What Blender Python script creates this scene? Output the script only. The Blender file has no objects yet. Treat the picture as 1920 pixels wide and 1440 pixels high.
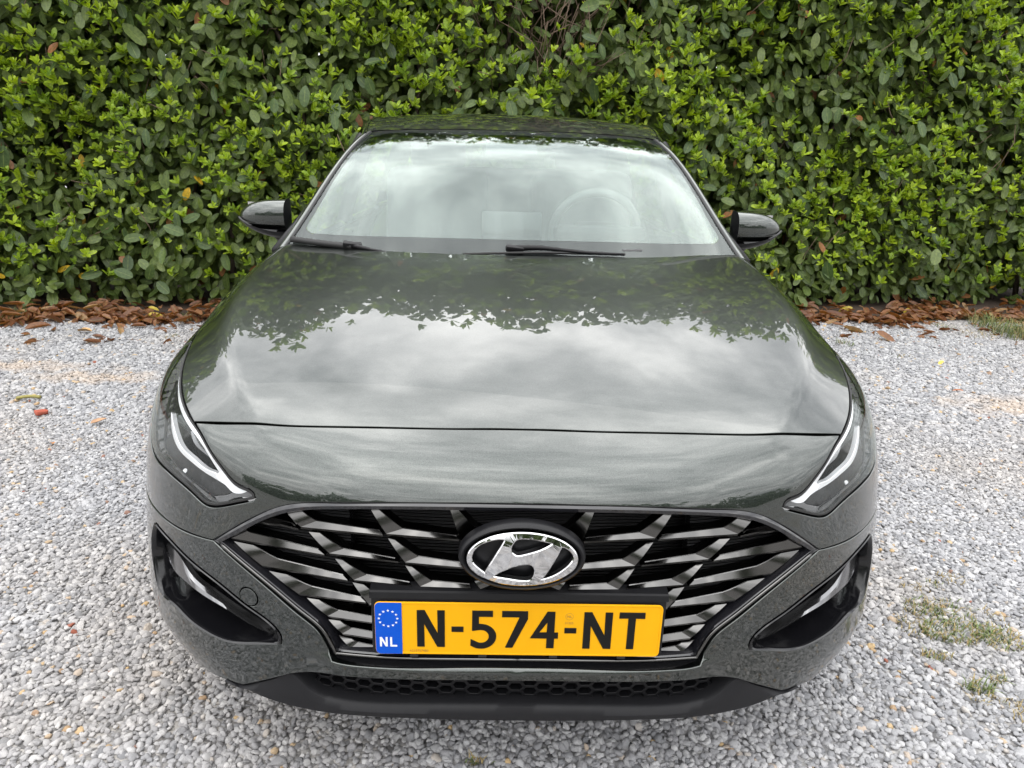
import bpy, math, random
import numpy as np
from mathutils import Vector, Matrix, Euler
from mathutils.geometry import delaunay_2d_cdt
random.seed(7); RNG=np.random.default_rng(7)
scene=bpy.context.scene
COL=scene.collection
R=math.radians
# ---------------------------------------------------------------- camera
CAM_LOC=(-.0513,-1.08,1.30); CAM_PITCH,CAM_YAW,CAM_ROLL=R(18.4),R(1.406),R(1.635)
def make_camera():
    cd=bpy.data.cameras.new('camera'); co=bpy.data.objects.new('camera',cd); COL.objects.link(co)
    p,w,r=CAM_PITCH,CAM_YAW,CAM_ROLL
    fw=Vector((math.sin(w)*math.cos(p),math.cos(w)*math.cos(p),-math.sin(p)))
    rt=Vector((math.cos(w),-math.sin(w),0)); up=rt.cross(fw)
    rt,up=rt*math.cos(r)+up*math.sin(r), up*math.cos(r)-rt*math.sin(r)
    m=Matrix((rt,up,-fw)).transposed().to_4x4(); m.translation=Vector(CAM_LOC); co.matrix_world=m
    cd.sensor_fit='HORIZONTAL'; cd.sensor_width=36; cd.lens=1332/1920*36; cd.clip_start=.05; cd.clip_end=600
    scene.camera=co
make_camera()
# ---------------------------------------------------------------- sky, sun, exposure
SUN_EL,SUN_ROT=R(58),R(200)
def make_world():
    w=bpy.data.worlds.new('World'); scene.world=w; w.use_nodes=True
    nt=w.node_tree; nt.nodes.clear(); N_=nt.nodes.new; L=nt.links.new
    out=N_('ShaderNodeOutputWorld'); bg=N_('ShaderNodeBackground'); bg.inputs['Strength'].default_value=.10
    sky=N_('ShaderNodeTexSky'); sky.sky_type='NISHITA'; sky.sun_disc=False; sky.sun_elevation=SUN_EL; sky.sun_rotation=SUN_ROT
    sky.air_density=1.0; sky.dust_density=2.0
    tc=N_('ShaderNodeTexCoord'); sep=N_('ShaderNodeSeparateXYZ'); L(tc.outputs['Generated'],sep.inputs[0])
    # flat cloud deck: direction / (height + .18)
    ad=N_('ShaderNodeMath'); ad.operation='ADD'; ad.inputs[1].default_value=.22
    mx=N_('ShaderNodeMath'); mx.operation='MAXIMUM'; mx.inputs[1].default_value=0.0; L(sep.outputs['Z'],mx.inputs[0]); L(mx.outputs[0],ad.inputs[0])
    dv=N_('ShaderNodeVectorMath'); dv.operation='DIVIDE'; cmb=N_('ShaderNodeCombineXYZ')
    for k in 'XYZ': L(ad.outputs[0],cmb.inputs[k])
    L(tc.outputs['Generated'],dv.inputs[0]); L(cmb.outputs[0],dv.inputs[1])
    n1=N_('ShaderNodeTexNoise'); n1.inputs['Scale'].default_value=2.3; n1.inputs['Detail'].default_value=7; n1.inputs['Roughness'].default_value=.55; n1.inputs['Distortion'].default_value=.25
    n2=N_('ShaderNodeTexNoise'); n2.inputs['Scale'].default_value=6.5; n2.inputs['Detail'].default_value=6; n2.inputs['Roughness'].default_value=.6
    L(dv.outputs[0],n1.inputs['Vector']); L(dv.outputs[0],n2.inputs['Vector'])
    mixn=N_('ShaderNodeMix'); mixn.data_type='FLOAT'; mixn.inputs[0].default_value=.3; L(n1.outputs['Fac'],mixn.inputs[2]); L(n2.outputs['Fac'],mixn.inputs[3])
    cr=N_('ShaderNodeValToRGB'); e=cr.color_ramp.elements
    e[0].position=.34; e[0].color=(.33,.34,.365,1); e[1].position=.66; e[1].color=(1.55,1.54,1.52,1)
    m_=cr.color_ramp.elements.new(.5); m_.color=(.81,.815,.83,1)
    L(mixn.outputs[0],cr.inputs[0])
    sc=N_('ShaderNodeVectorMath'); sc.operation='SCALE'; sc.inputs['Scale'].default_value=23.0; L(cr.outputs[0],sc.inputs[0])
    # overcast sky: the zenith about three times as bright as the horizon (cie overcast)
    cie=N_('ShaderNodeMath'); cie.operation='MULTIPLY_ADD'; cie.inputs[1].default_value=.667*1.35; cie.inputs[2].default_value=.333*1.35; L(mx.outputs[0],cie.inputs[0])
    sc2=N_('ShaderNodeVectorMath'); sc2.operation='SCALE'; L(sc.outputs[0],sc2.inputs[0]); L(cie.outputs[0],sc2.inputs['Scale']); sc=sc2
    mix=N_('ShaderNodeMix'); mix.data_type='RGBA'; mix.inputs[0].default_value=.93; L(sky.outputs[0],mix.inputs[6]); L(sc.outputs[0],mix.inputs[7])
    L(mix.outputs[2],bg.inputs['Color']); L(bg.outputs[0],out.inputs['Surface'])
make_world()
sd=bpy.data.lights.new('sun','SUN'); sd.energy=.9; sd.angle=R(150); sd.color=(1,.97,.92)
so=bpy.data.objects.new('sun',sd); COL.objects.link(so)
# light comes from the sky's sun position (rotation measured clockwise from +y)
_dir=Vector((math.sin(SUN_ROT)*math.cos(SUN_EL),math.cos(SUN_ROT)*math.cos(SUN_EL),math.sin(SUN_EL)))
so.rotation_euler=_dir.to_track_quat('Z','Y').to_euler(); so.location=_dir*30
vs=scene.view_settings; vs.view_transform='Standard'; vs.look='None'; vs.exposure=.62; vs.gamma=1; vs.use_curve_mapping=False
scene.render.film_transparent=False
scene.cycles.max_bounces=10; scene.cycles.transparent_max_bounces=16
# ---------------------------------------------------------------- splines and the car's outer surfaces
class Spline:
    """natural cubic spline through points at parameters t (values may be vectors)"""
    def __init__(s,t,v):
        s.t=np.asarray(t,float); s.v=np.asarray(v,float)
        n=len(s.t); h=np.diff(s.t); A=np.zeros((n,n)); sh=(n,)+s.v.shape[1:]; B=np.zeros(sh)
        A[0,0]=A[-1,-1]=1
        for i in range(1,n-1):
            A[i,i-1]=h[i-1]; A[i,i]=2*(h[i-1]+h[i]); A[i,i+1]=h[i]
            B[i]=6*((s.v[i+1]-s.v[i])/h[i]-(s.v[i]-s.v[i-1])/h[i-1])
        s.m=np.linalg.solve(A,B.reshape(n,-1)).reshape(sh)
    def __call__(s,x):
        x=np.asarray(x,float); i=np.clip(np.searchsorted(s.t,x)-1,0,len(s.t)-2)
        h=s.t[i+1]-s.t[i]; a=(s.t[i+1]-x)/h; b=(x-s.t[i])/h
        if s.v.ndim>1: h=h[...,None]; a=a[...,None]; b=b[...,None]
        return a*s.v[i]+b*s.v[i+1]+((a**3-a)*s.m[i]+(b**3-b)*s.m[i+1])*h*h/6
PX=[0,.15,.3,.45,.57,.66,.74,.804,.852,.882,.896,.9,.898,.892]
PY=[0,.004,.018,.05,.098,.155,.235,.33,.44,.56,.70,.9,1.15,1.42]
_p=np.array([(-x,y) for x,y in zip(PX[:0:-1],PY[:0:-1])]+list(zip(PX,PY)))
_t=np.concatenate([[0],np.cumsum(np.linalg.norm(np.diff(_p,axis=0),axis=1))]); _t-=_t[len(PX)-1]
PLAN=Spline(_t,_p); S_END=float(_t[-1]); S_PX=_t[len(PX)-1:]
def plan(s):
    e=1e-4; p=PLAN(s); d=PLAN(np.asarray(s)+e)-PLAN(np.asarray(s)-e)
    d=d/np.linalg.norm(d,axis=-1,keepdims=True)
    return p, np.stack([d[...,1],-d[...,0]],-1)          # point, outward normal
def s_of_x(x): return float(np.interp(x,PX[:11],S_PX[:11]))
def sstep(a,b,x):
    t=np.clip((np.asarray(x)-a)/(b-a),0,1); return t*t*(3-2*t)
# hood height field
HC=Spline([-.1,.0,.07,.14,.3,.56,.85,1.10,1.35],[.725,.758,.785,.808,.848,.902,.952,.9875,1.025])
XC=Spline([.0,.1,.2,.3,.45,.6,.75,.9,1.1,1.4],[.40,.455,.52,.58,.652,.706,.738,.752,.756,.735])
HBY=[.0,.2,.3,.4,.5,.6,.7,.8,.9,1.,1.1,1.2,1.3,1.42]
HBV=[0.1826, 0.1826, 0.2207, 0.2335, 0.2976, 0.4463, 0.6378, 0.7493, 0.7502, 0.7332, 0.7206, 0.7173, 0.7255, 0.7435]
HB=Spline(HBY,HBV)
def hood_z(x,y):
    x=np.sqrt(np.asarray(x,float)**2+1e-8); y=np.asarray(y,float); xc=XC(y); k=.0075
    A=.012+.014*sstep(.1,.7,y)
    q=(x-xc)/k; sp=k*np.logaddexp(0,q)
    B=HB(y)
    lift=0.
    return HC(y)-A*(x/xc)**2.4*np.where(x<xc,1,1)-B*sp+lift
# lower fascia  F(s,z)
def F(s,z):
    s=np.asarray(s,float); z=np.asarray(z,float); p,n=plan(s)
    sf=np.clip((s-.45)/.45,0,1); sf=sf*sf*(3-2*sf)
    o=.004*np.sin(np.clip((.585-z)/.3,-.2,1)*math.pi)
    o=o+sf*(.003+.018*np.clip((.56-z)/.26,-.1,1.2)-.05*np.clip((.33-z)/.1,0,1)**2)
    o=o+.014*(1-sstep(.30,.42,s))*sstep(.408,.386,z)
    q=p+n*o[...,None]
    return np.stack([q[...,0],q[...,1],z+0*q[...,0]],-1)
# nose / headlight / fender surface  N(s,w)
_ns=[(-.30,None),(.0,[(-.004,.66),(-.002,.70),(.012,.738),(.06,.780),(.16,0)]),
(.20,[(-.004,.65),(-.002,.694),(.011,.732),(.055,.777),(.15,0)]),
(.35,[(-.002,.63),(.0,.68),(.010,.722),(.05,.772),(.14,0)]),
(.45,[(0,.605),(.003,.655),(.012,.702),(.044,.762),(.13,0)]),
(.52,[(0,.592),(.006,.645),(.016,.705),(.044,.763),(.12,0)]),
(.58,[(0,.584),(.012,.64),(.026,.715),(.047,.769),(.12,0)]),
(.64,[(0,.579),(.016,.645),(.033,.728),(.054,.782),(.12,0)]),
(.72,[(0,.574),(.016,.65),(.040,.74),(.068,.790),(.13,0)]),
(.79,[(0,.568),(.015,.655),(.042,.742),(.078,.800),(.135,0)]),
(.84,[(0,.564),(.013,.66),(.040,.748),(.080,.810),(.135,0)]),
(.872,[(0,.562),(.011,.665),(.038,.756),(.082,.820),(.138,0)])]
_rows=[]
for x,pr in _ns:
    if pr is None: continue
    _rows.append((s_of_x(x),pr))
for y,pr in ((.72,[(0,.562),(.008,.67),(.034,.768),(.080,.836),(.135,0)]),(.9,[(0,.565),(.003,.68),(.024,.782),(.064,.856),(.13,0)]),
             (1.15,[(0,.57),(0,.69),(.014,.80),(.05,.885),(.14,0)]),(1.42,[(0,.575),(0,.70),(.016,.82),(.06,.92),(.17,0)])):
    _rows.append((float(np.interp(y,PY,S_PX)),pr))
_S=[]; _D=[]; _Z=[]
for s,pr in _rows:
    p,n=plan(np.array(s)); d=[a for a,b in pr]; z=[b for a,b in pr]
    q=p-n*d[-1]; z[-1]=float(hood_z(q[0],q[1])); _S.append(s); _D.append(d); _Z.append(z)
_S=[-v for v in _S[:0:-1]]+_S; _D=_D[:0:-1]+_D; _Z=_Z[:0:-1]+_Z
_W=np.array([0,.25,.5,.75,1.])
ND=Spline(_S,_D); NZ=Spline(_S,_Z)
# interpolation across w: precomputed cardinal natural splines
_CARD=Spline(_W,np.eye(5))
def N(s,w):
    s=np.asarray(s,float); w=np.asarray(w,float); p,n=plan(s)
    sf=np.clip((s-.45)/.45,0,1); sf=sf*sf*(3-2*sf)
    c=_CARD(w); d=(ND(s)*c).sum(-1)-sf*.003; z=(NZ(s)*c).sum(-1)
    q=p-n*d[...,None]
    hood_blend=sstep(0.7,0.96,w)*(1-sstep(.48,.70,np.abs(s)))
    z=z+(hood_z(q[...,0],np.clip(q[...,1],-.1,1.42))-z)*hood_blend
    return np.stack([q[...,0],q[...,1],z],-1)
def HOOD(x,y):
    x=np.asarray(x,float); y=np.asarray(y,float)
    return np.stack([x+0*y,y+0*x,hood_z(x,y)],-1)
HL_IN = [(1.1458, 0.8718), (1.0321, 0.877), (0.9301, 0.839), (0.8377, 0.7984), (0.7551, 0.7695), (0.6955, 0.7389), (0.6454, 0.6973), (0.6043, 0.621), (0.567, 0.559), (0.5254, 0.5111), (0.4899, 0.4841), (0.4871, 0.4565)]
HL_OUT = [(0.4927, 0.4332), (0.5826, 0.2931), (0.6139, 0.2707), (0.6516, 0.2854), (0.707, 0.3017), (0.779, 0.304), (0.8483, 0.2999), (0.8958, 0.3092)]
HL_REAR = [(0.965, 0.36), (1.04, 0.435), (1.1, 0.54), (1.14, 0.66), (1.17, 0.76)]
GR_TOP = [(0.5421, 0.136), (0.4802, 0.2954), (0.4406, 0.3816), (0.4037, 0.4097), (0.3318, 0.3877), (0.2386, 0.3941)]
GR_LOW = [(0.5282, 0.5524), (0.4503, 0.5044), (0.4036, 0.4703), (0.3685, 0.4405), (0.3527, 0.4099), (0.3404, 0.3945), (0.2445, 0.3965)]
HOOD_FRONT = [(0.6041, 0.8717), (0.4915, 0.9207), (0.3786, 0.9398), (0.2486, 0.9523), (0.1232, 0.9497)]
FOG = [(0.8111, 0.5423), (0.7217, 0.5376), (0.6516, 0.52), (0.5765, 0.496), (0.5136, 0.4651), (0.4634, 0.4377), (0.4483, 0.4161), (0.45, 0.3987), (0.5016, 0.3852), (0.5649, 0.3695), (0.6269, 0.3713), (0.6799, 0.3785), (0.7491, 0.39), (0.8097, 0.3931), (0.8292, 0.4241), (0.8419, 0.4699), (0.8305, 0.5152)]
BARS = [[(0.479, 0.0765, 0.6415), (0.4586, 0.0749, 0.6534), (0.4135, 0.059, 0.6487), (0.4324, 0.057, 0.6475), (0.4056, 0.055, 0.645), (0.398, 0.0461, 0.6456)], [(0.4208, 0.0589, 0.6717), (0.3945, 0.0575, 0.6765), (0.365, 0.0481, 0.6599), (0.3929, 0.0469, 0.6484), (0.2496, 0.0288, 0.6535), (0.2434, 0.0213, 0.6501)], [(0.544, 0.1026, 0.5931), (0.515, 0.0949, 0.6172), (0.4983, 0.0855, 0.6123), (0.5353, 0.0937, 0.595), (0.3646, 0.046, 0.6031), (0.3516, 0.0365, 0.5988)], [(0.3801, 0.0493, 0.6371), (0.3613, 0.0504, 0.6346), (0.3183, 0.0397, 0.6092), (0.3426, 0.037, 0.6016), (0.224, 0.0265, 0.5991), (0.2172, 0.019, 0.5981)], [(0.2654, 0.0307, 0.697), (0.2542, 0.0345, 0.6952), (0.2087, 0.0272, 0.6595), (0.2373, 0.0228, 0.6515), (0.1137, 0.0195, 0.6506), (0.1101, 0.0122, 0.6485)], [(0.1257, 0.0198, 0.7048), (0.1135, 0.0243, 0.7026), (0.0778, 0.0201, 0.6638), (0.1064, 0.014, 0.6453), (0.0243, 0.0173, 0.6477), (0.0243, 0.0103, 0.6433)], [(0.2358, 0.0276, 0.64), (0.2263, 0.0317, 0.6358), (0.182, 0.025, 0.6052), (0.2052, 0.0199, 0.5963), (0.0808, 0.0182, 0.5936), (0.0805, 0.0113, 0.5914)], [(0.2061, 0.025, 0.587), (0.1976, 0.0292, 0.5837), (0.1579, 0.0234, 0.5559), (0.1788, 0.0179, 0.548), (0.0901, 0.0186, 0.5528), (0.0872, 0.0115, 0.5501)], [(0.0904, 0.0185, 0.5767), (0.0787, 0.0231, 0.571), (0.0465, 0.0196, 0.5551), (0.0706, 0.013, 0.5475), (0.0003, 0.0171, 0.5568), (0.0003, 0.0103, 0.5509)], [(0.3339, 0.0403, 0.5886), (0.3244, 0.0437, 0.5858), (0.2781, 0.0342, 0.5596), (0.2998, 0.0301, 0.5514), (0.1989, 0.0243, 0.5516), (0.1928, 0.0167, 0.5501)], [(0.5352, 0.0985, 0.5857), (0.4954, 0.0875, 0.5845), (0.4455, 0.0679, 0.5677), (0.4776, 0.0712, 0.552), (0.3208, 0.0382, 0.5555), (0.3108, 0.0296, 0.5507)], [(0.4655, 0.0719, 0.5401), (0.4317, 0.0669, 0.5362), (0.3821, 0.0516, 0.5208), (0.408, 0.0507, 0.5062), (0.289, 0.0335, 0.5118), (0.2789, 0.0254, 0.5074)], [(0.3035, 0.0355, 0.5425), (0.2841, 0.0381, 0.5364), (0.2493, 0.0309, 0.5135), (0.2739, 0.0267, 0.5026), (0.211, 0.0252, 0.5055), (0.2103, 0.0184, 0.4993)], [(0.393, 0.0521, 0.4962), (0.3714, 0.0523, 0.4924), (0.3344, 0.0424, 0.4766), (0.3532, 0.0387, 0.4669), (0.2256, 0.0265, 0.4666), (0.2247, 0.0194, 0.4615)], [(0.3536, 0.0439, 0.4557), (0.3335, 0.0454, 0.4524), (0.3106, 0.0386, 0.4407), (0.3266, 0.0342, 0.4322), (0.2265, 0.0268, 0.4329), (0.2256, 0.0197, 0.427)], [(0.3353, 0.0407, 0.4229), (0.3144, 0.0421, 0.4171), (0.2999, 0.0371, 0.4104), (0.3117, 0.0319, 0.4019), (0.2272, 0.0268, 0.4014), (0.2263, 0.0195, 0.3965)]]
BLADE_U = [(0.8087, 0.3506, 0.4507), (0.7338, 0.2515, 0.4798), (0.6932, 0.2081, 0.4797), (0.6659, 0.1838, 0.4593), (0.6196, 0.1504, 0.4441), (0.5685, 0.1214, 0.4294), (0.5213, 0.0997, 0.4125), (0.4801, 0.084, 0.3994)]
BLADE_L = [(0.7766, 0.2968, 0.4779), (0.7429, 0.2505, 0.4686), (0.7202, 0.2239, 0.4438), (0.6908, 0.1938, 0.4408), (0.6198, 0.1386, 0.4343), (0.568, 0.109, 0.4272), (0.5167, 0.0857, 0.412), (0.4716, 0.069, 0.4033)]
L_STRIP = [(1.1402, 0.8811), (1.0555, 0.8786), (0.9771, 0.8483), (0.8817, 0.8151), (0.8072, 0.7894), (0.7332, 0.7553), (0.6742, 0.7085), (0.6298, 0.6643), (0.6016, 0.6148), (0.5715, 0.5588), (0.5782, 0.5323), (0.6111, 0.5641), (0.643, 0.6153), (0.6845, 0.665), (0.7402, 0.7149), (0.809, 0.7559), (0.8799, 0.7874), (0.9876, 0.8241), (1.0753, 0.85)]
L_BLOCK = [(0.5713, 0.5516), (0.5424, 0.5339), (0.5167, 0.4972), (0.5488, 0.4313), (0.5702, 0.4483), (0.5948, 0.4632), (0.578, 0.5235)]
L_STRIP2 = [(0.8669, 0.576), (0.8096, 0.5024), (0.7492, 0.4474), (0.6907, 0.4426), (0.6412, 0.4397), (0.5966, 0.459), (0.5488, 0.4313), (0.5941, 0.4275), (0.6468, 0.4217), (0.697, 0.4232), (0.7568, 0.429), (0.8195, 0.4843)]
L_TURN = [(0.603, 0.3313), (0.5486, 0.4228), (0.5096, 0.5016), (0.4929, 0.4777), (0.5416, 0.3874), (0.5949, 0.3082)]
L_RIM = [(0.9802, 0.7289), (0.9464, 0.6589), (0.9327, 0.5832), (0.9129, 0.5144), (0.8872, 0.4585), (0.8582, 0.3819), (0.7942, 0.3468), (0.7382, 0.3348), (0.6908, 0.3295), (0.6431, 0.3243), (0.6045, 0.3184)]
L_PROJ = [(0.7767, 0.5401), (0.7321, 0.6047), (0.6611, 0.6007), (0.6172, 0.5548), (0.5825, 0.5232), (0.6006, 0.4691), (0.6479, 0.4567), (0.7053, 0.4649), (0.7513, 0.4858)]
L_MARKS = [[(0.7324, 0.3339), (0.7244, 0.355), (0.7149, 0.3514), (0.72, 0.3316)], [(0.8028, 0.3486), (0.7939, 0.3655), (0.7928, 0.3481)], [(0.8164, 0.3692), (0.7947, 0.3893), (0.8001, 0.3756)]]
# ---------------------------------------------------------------- materials
def nodes(name):
    m=bpy.data.materials.new(name); m.use_nodes=True; nt=m.node_tree
    return m,nt,nt.nodes['Principled BSDF']
def pset(p,**k):
    for a,b in k.items():
        a=a.replace('_',' ')
        for c in p.inputs:
            if c.name.lower()==a.lower():
                c.default_value=(b+(1,) if isinstance(b,tuple) and len(b)==3 and c.type=='RGBA' else b); break
def simple(name,col,rough=.5,metal=0,coat=0,coatr=.03,spec=.5,noise=0,nscale=40,bump=0,bscale=300,rvar=0,ior=None):
    m,nt,p=nodes(name); pset(p,Base_Color=col,Roughness=rough,Metallic=metal,Coat_Weight=coat,Coat_Roughness=coatr,Specular_IOR_Level=spec)
    if ior: pset(p,IOR=ior)
    tc=nt.nodes.new('ShaderNodeTexCoord'); L=nt.links.new
    if noise or rvar:
        n=nt.nodes.new('ShaderNodeTexNoise'); n.inputs['Scale'].default_value=nscale; n.inputs['Detail'].default_value=5; L(tc.outputs['Object'],n.inputs['Vector'])
        if noise:
            h=nt.nodes.new('ShaderNodeMix'); h.data_type='RGBA'
            h.inputs[6].default_value=tuple(c*(1-noise) for c in col)+(1,); h.inputs[7].default_value=tuple(min(1,c*(1+noise)) for c in col)+(1,)
            L(n.outputs['Fac'],h.inputs[0]); L(h.outputs[2],p.inputs['Base Color'])
        if rvar:
            mr=nt.nodes.new('ShaderNodeMapRange'); mr.inputs['To Min'].default_value=max(0,rough-rvar); mr.inputs['To Max'].default_value=rough+rvar
            L(n.outputs['Fac'],mr.inputs['Value']); L(mr.outputs[0],p.inputs['Roughness'])
    if bump:
        n=nt.nodes.new('ShaderNodeTexNoise'); n.inputs['Scale'].default_value=bscale; n.inputs['Detail'].default_value=3; L(tc.outputs['Object'],n.inputs['Vector'])
        b=nt.nodes.new('ShaderNodeBump'); b.inputs['Strength'].default_value=bump; b.inputs['Distance'].default_value=.001; L(n.outputs['Fac'],b.inputs['Height']); L(b.outputs[0],p.inputs['Normal'])
    return m
def paint_mat(name='car_paint',cr=.012,dust=.10):
    m,nt,p=nodes(name); L=nt.links.new
    pset(p,Metallic=1.0,Roughness=.34,Coat_Weight=1.0,Coat_Roughness=cr,Coat_IOR=1.72)
    tc=nt.nodes.new('ShaderNodeTexCoord'); v=nt.nodes.new('ShaderNodeTexVoronoi'); v.inputs['Scale'].default_value=900; L(tc.outputs['Object'],v.inputs['Vector'])
    r=nt.nodes.new('ShaderNodeValToRGB'); r.color_ramp.elements[0].color=(.022,.027,.0235,1); r.color_ramp.elements[1].color=(.046,.055,.049,1)
    s=nt.nodes.new('ShaderNodeSeparateColor'); L(v.outputs['Color'],s.inputs[0]); L(s.outputs[0],r.inputs[0])
    # fine road dust
    n=nt.nodes.new('ShaderNodeTexNoise'); n.inputs['Scale'].default_value=260; n.inputs['Detail'].default_value=4; L(tc.outputs['Object'],n.inputs['Vector'])
    d=nt.nodes.new('ShaderNodeValToRGB'); d.color_ramp.elements[0].position=.70; d.color_ramp.elements[0].color=(0,0,0,1); d.color_ramp.elements[1].position=.80; d.color_ramp.elements[1].color=(dust,dust,dust,1)
    L(n.outputs['Fac'],d.inputs[0])
    mx=nt.nodes.new('ShaderNodeMix'); mx.data_type='RGBA'; mx.inputs[7].default_value=(.42,.40,.36,1); L(d.outputs[0],mx.inputs[0]); L(r.outputs[0],mx.inputs[6]); L(mx.outputs[2],p.inputs['Base Color'])
    return m
def thin_glass(name,tint=(.9,.95,.93),ior=1.5,rough=.0,gain=1.0):
    """clear thin pane: Fresnel reflection over straight transmission"""
    m=bpy.data.materials.new(name); m.use_nodes=True; nt=m.node_tree; nt.nodes.clear(); N_=nt.nodes.new; L=nt.links.new
    o=N_('ShaderNodeOutputMaterial'); t=N_('ShaderNodeBsdfTransparent'); t.inputs[0].default_value=tint+(1,)
    g=N_('ShaderNodeBsdfGlossy'); g.inputs['Roughness'].default_value=rough; g.inputs['Color'].default_value=(.93,1,.975,1)
    f0=((ior-1)/(ior+1))**2*gain
    f=N_('ShaderNodeLayerWeight'); pw=N_('ShaderNodeMath'); pw.operation='POWER'; pw.inputs[1].default_value=5; L(f.outputs['Facing'],pw.inputs[0])   # Schlick, same from both sides
    mm=N_('ShaderNodeMath'); mm.operation='MULTIPLY_ADD'; mm.inputs[1].default_value=1-f0; mm.inputs[2].default_value=f0; mm.use_clamp=True; L(pw.outputs[0],mm.inputs[0])
    x=N_('ShaderNodeMixShader'); L(mm.outputs[0],x.inputs[0]); L(t.outputs[0],x.inputs[1]); L(g.outputs[0],x.inputs[2]); L(x.outputs[0],o.inputs[0])
    return m
M={}
M['paint']=paint_mat(); M['paint_low']=paint_mat('car_paint_road_dust',.032,.05)
M['black_gloss']=simple('black_gloss_plastic',(.008,.008,.010),.10,coat=.4,rvar=.03)
M['black_plastic']=simple('black_textured_plastic',(.010,.010,.0115),.55,spec=.26,noise=.25,bump=.25,bscale=900)
M['satin_black']=simple('satin_black_plastic',(.006,.006,.007),.40,spec=.26,noise=.2,rvar=.05)
M['dark_chrome']=simple('dark_chrome',(.122,.120,.117),.16,metal=1,rvar=.03,nscale=25)
M['dark_chrome_edge']=simple('dark_chrome_edge',(.11,.105,.10),.2,metal=1)
M['chrome']=simple('chrome',(.62,.62,.63),.04,metal=1,rvar=.02,nscale=60)
M['pocket']=simple('pocket_black',(.005,.005,.006),.12,spec=.5,rvar=.04)
M['blade']=simple('fog_blade',(.20,.20,.205),.14,metal=.9,rvar=.04)
M['bar_edge']=simple('bar_edge',(.17,.168,.165),.22,metal=1)
M['seal']=simple('rubber_seal',(.010,.010,.010),.6,noise=.2)
M['yellow']=simple('plate_yellow',(.71,.345,.001),.4,noise=.05,nscale=30,spec=.22)
M['blue']=simple('plate_blue',(.001,.070,.46),.4,noise=.05,spec=.2)
M['char']=simple('plate_black',(.007,.0065,.006),.5,noise=.2,spec=.18)
M['white']=simple('print_white',(.70,.70,.71),.5)
M['faint']=simple('plate_print',(.36,.20,.03),.5)
M['glass']=thin_glass('windscreen_glass',(.90,.95,.93),1.55)
M['frit']=simple('ceramic_print',(.012,.012,.013),.7,spec=.1,noise=.1)
M['film']=thin_glass('coated_glass_film',(.74,.80,.78),2.2,gain=.55)
M['side_glass']=thin_glass('side_window_glass',(.62,.68,.66),1.5)
M['lens']=thin_glass('lens_glass',(.97,.975,.975),1.5)
M['lamp_dark']=simple('lamp_housing',(.010,.010,.011),.22,metal=0.,noise=.2)
M['lamp_grey']=simple('lamp_bezel',(.026,.026,.027),.45,metal=.2,noise=.15,nscale=300)
M['lamp_chrome']=simple('lamp_reflector',(.92,.93,.95),.30,metal=.65)
M['lamp_white']=simple('light_guide',(.82,.84,.86),.18,coat=.5)
M['turn']=None
M['tyre']=simple('tyre_rubber',(.018,.018,.018),.75,noise=.3)
M['rim']=simple('alloy',(.55,.55,.56),.28,metal=1)
M['interior']=simple('interior_dark',(.016,.016,.017),.7,noise=.15)
M['wheel_rim']=simple('steering_leather',(.15,.15,.152),.5,noise=.1)
M['seat']=simple('seat_cloth',(.07,.072,.073),.85,noise=.25,nscale=200)
M['trim_light']=simple('headliner_cloth',(.22,.23,.225),.9,noise=.1)
M['radiator']=None
def ribbed(name,col,freq,axis='Z',rough=.45,dist=.002):
    m,nt,p=nodes(name); L=nt.links.new; pset(p,Base_Color=col,Roughness=rough)
    tc=nt.nodes.new('ShaderNodeTexCoord'); w=nt.nodes.new('ShaderNodeTexWave'); w.bands_direction=axis; w.inputs['Scale'].default_value=freq; w.inputs['Distortion'].default_value=0
    L(tc.outputs['Object'],w.inputs['Vector']); b=nt.nodes.new('ShaderNodeBump'); b.inputs['Strength'].default_value=1; b.inputs['Distance'].default_value=dist; L(w.outputs['Fac'],b.inputs['Height']); L(b.outputs[0],p.inputs['Normal'])
    return m
M['turn']=ribbed('turn_signal_lens',(.16,.16,.165),120,'X',.3,.001)
M['radiator']=ribbed('radiator_fins',(.012,.012,.013),45,'Z',.4,.004)
M['ribs']=ribbed('ribbed_black',(.010,.010,.011),52,'Z',.3,.004)
# ---------------------------------------------------------------- object helpers
def put(o,parent=None):
    COL.objects.link(o)
    if parent: o.parent=parent
    return o
def thing(name,label,cat,loc=(0,0,0),group=None):
    o=bpy.data.objects.new(name,None); o.empty_display_size=.1; o.location=loc; put(o); return tag(o,label,cat,group)
def tag(o,label=None,cat=None,group=None,kind=None):
    if label: o['label']=label
    if cat: o['category']=cat
    if group: o['group']=group
    if kind: o['kind']=kind
    return o
def mesh_obj(name,verts,faces,mat,parent=None,smooth=False,normals=None):
    me=bpy.data.meshes.new(name); me.from_pydata([tuple(map(float,v)) for v in verts],[],[tuple(map(int,f)) for f in faces]); me.update()
    if mat: me.materials.append(mat)
    if smooth or normals is not None:
        me.polygons.foreach_set('use_smooth',[True]*len(me.polygons))
    if normals is not None: me.normals_split_custom_set_from_vertices([tuple(map(float,n)) for n in normals])
    return put(bpy.data.objects.new(name,me),parent)
def mirror_geo(v,f,n=None):
    v=np.array(v,float); v=v*np.array([-1,1,1]); f=[tuple(reversed(a)) for a in f]
    if n is not None: n=np.array(n,float)*np.array([-1,1,1])
    return v,f,n
def join_geo(*gs):
    V=[];Fs=[];Ns=[];k=0
    for v,f,n in gs:
        V.append(np.asarray(v)); Fs+= [tuple(i+k for i in a) for a in f]; k+=len(v)
        if n is not None: Ns.append(np.asarray(n))
    return np.concatenate(V),Fs,(np.concatenate(Ns) if Ns else None)
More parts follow.
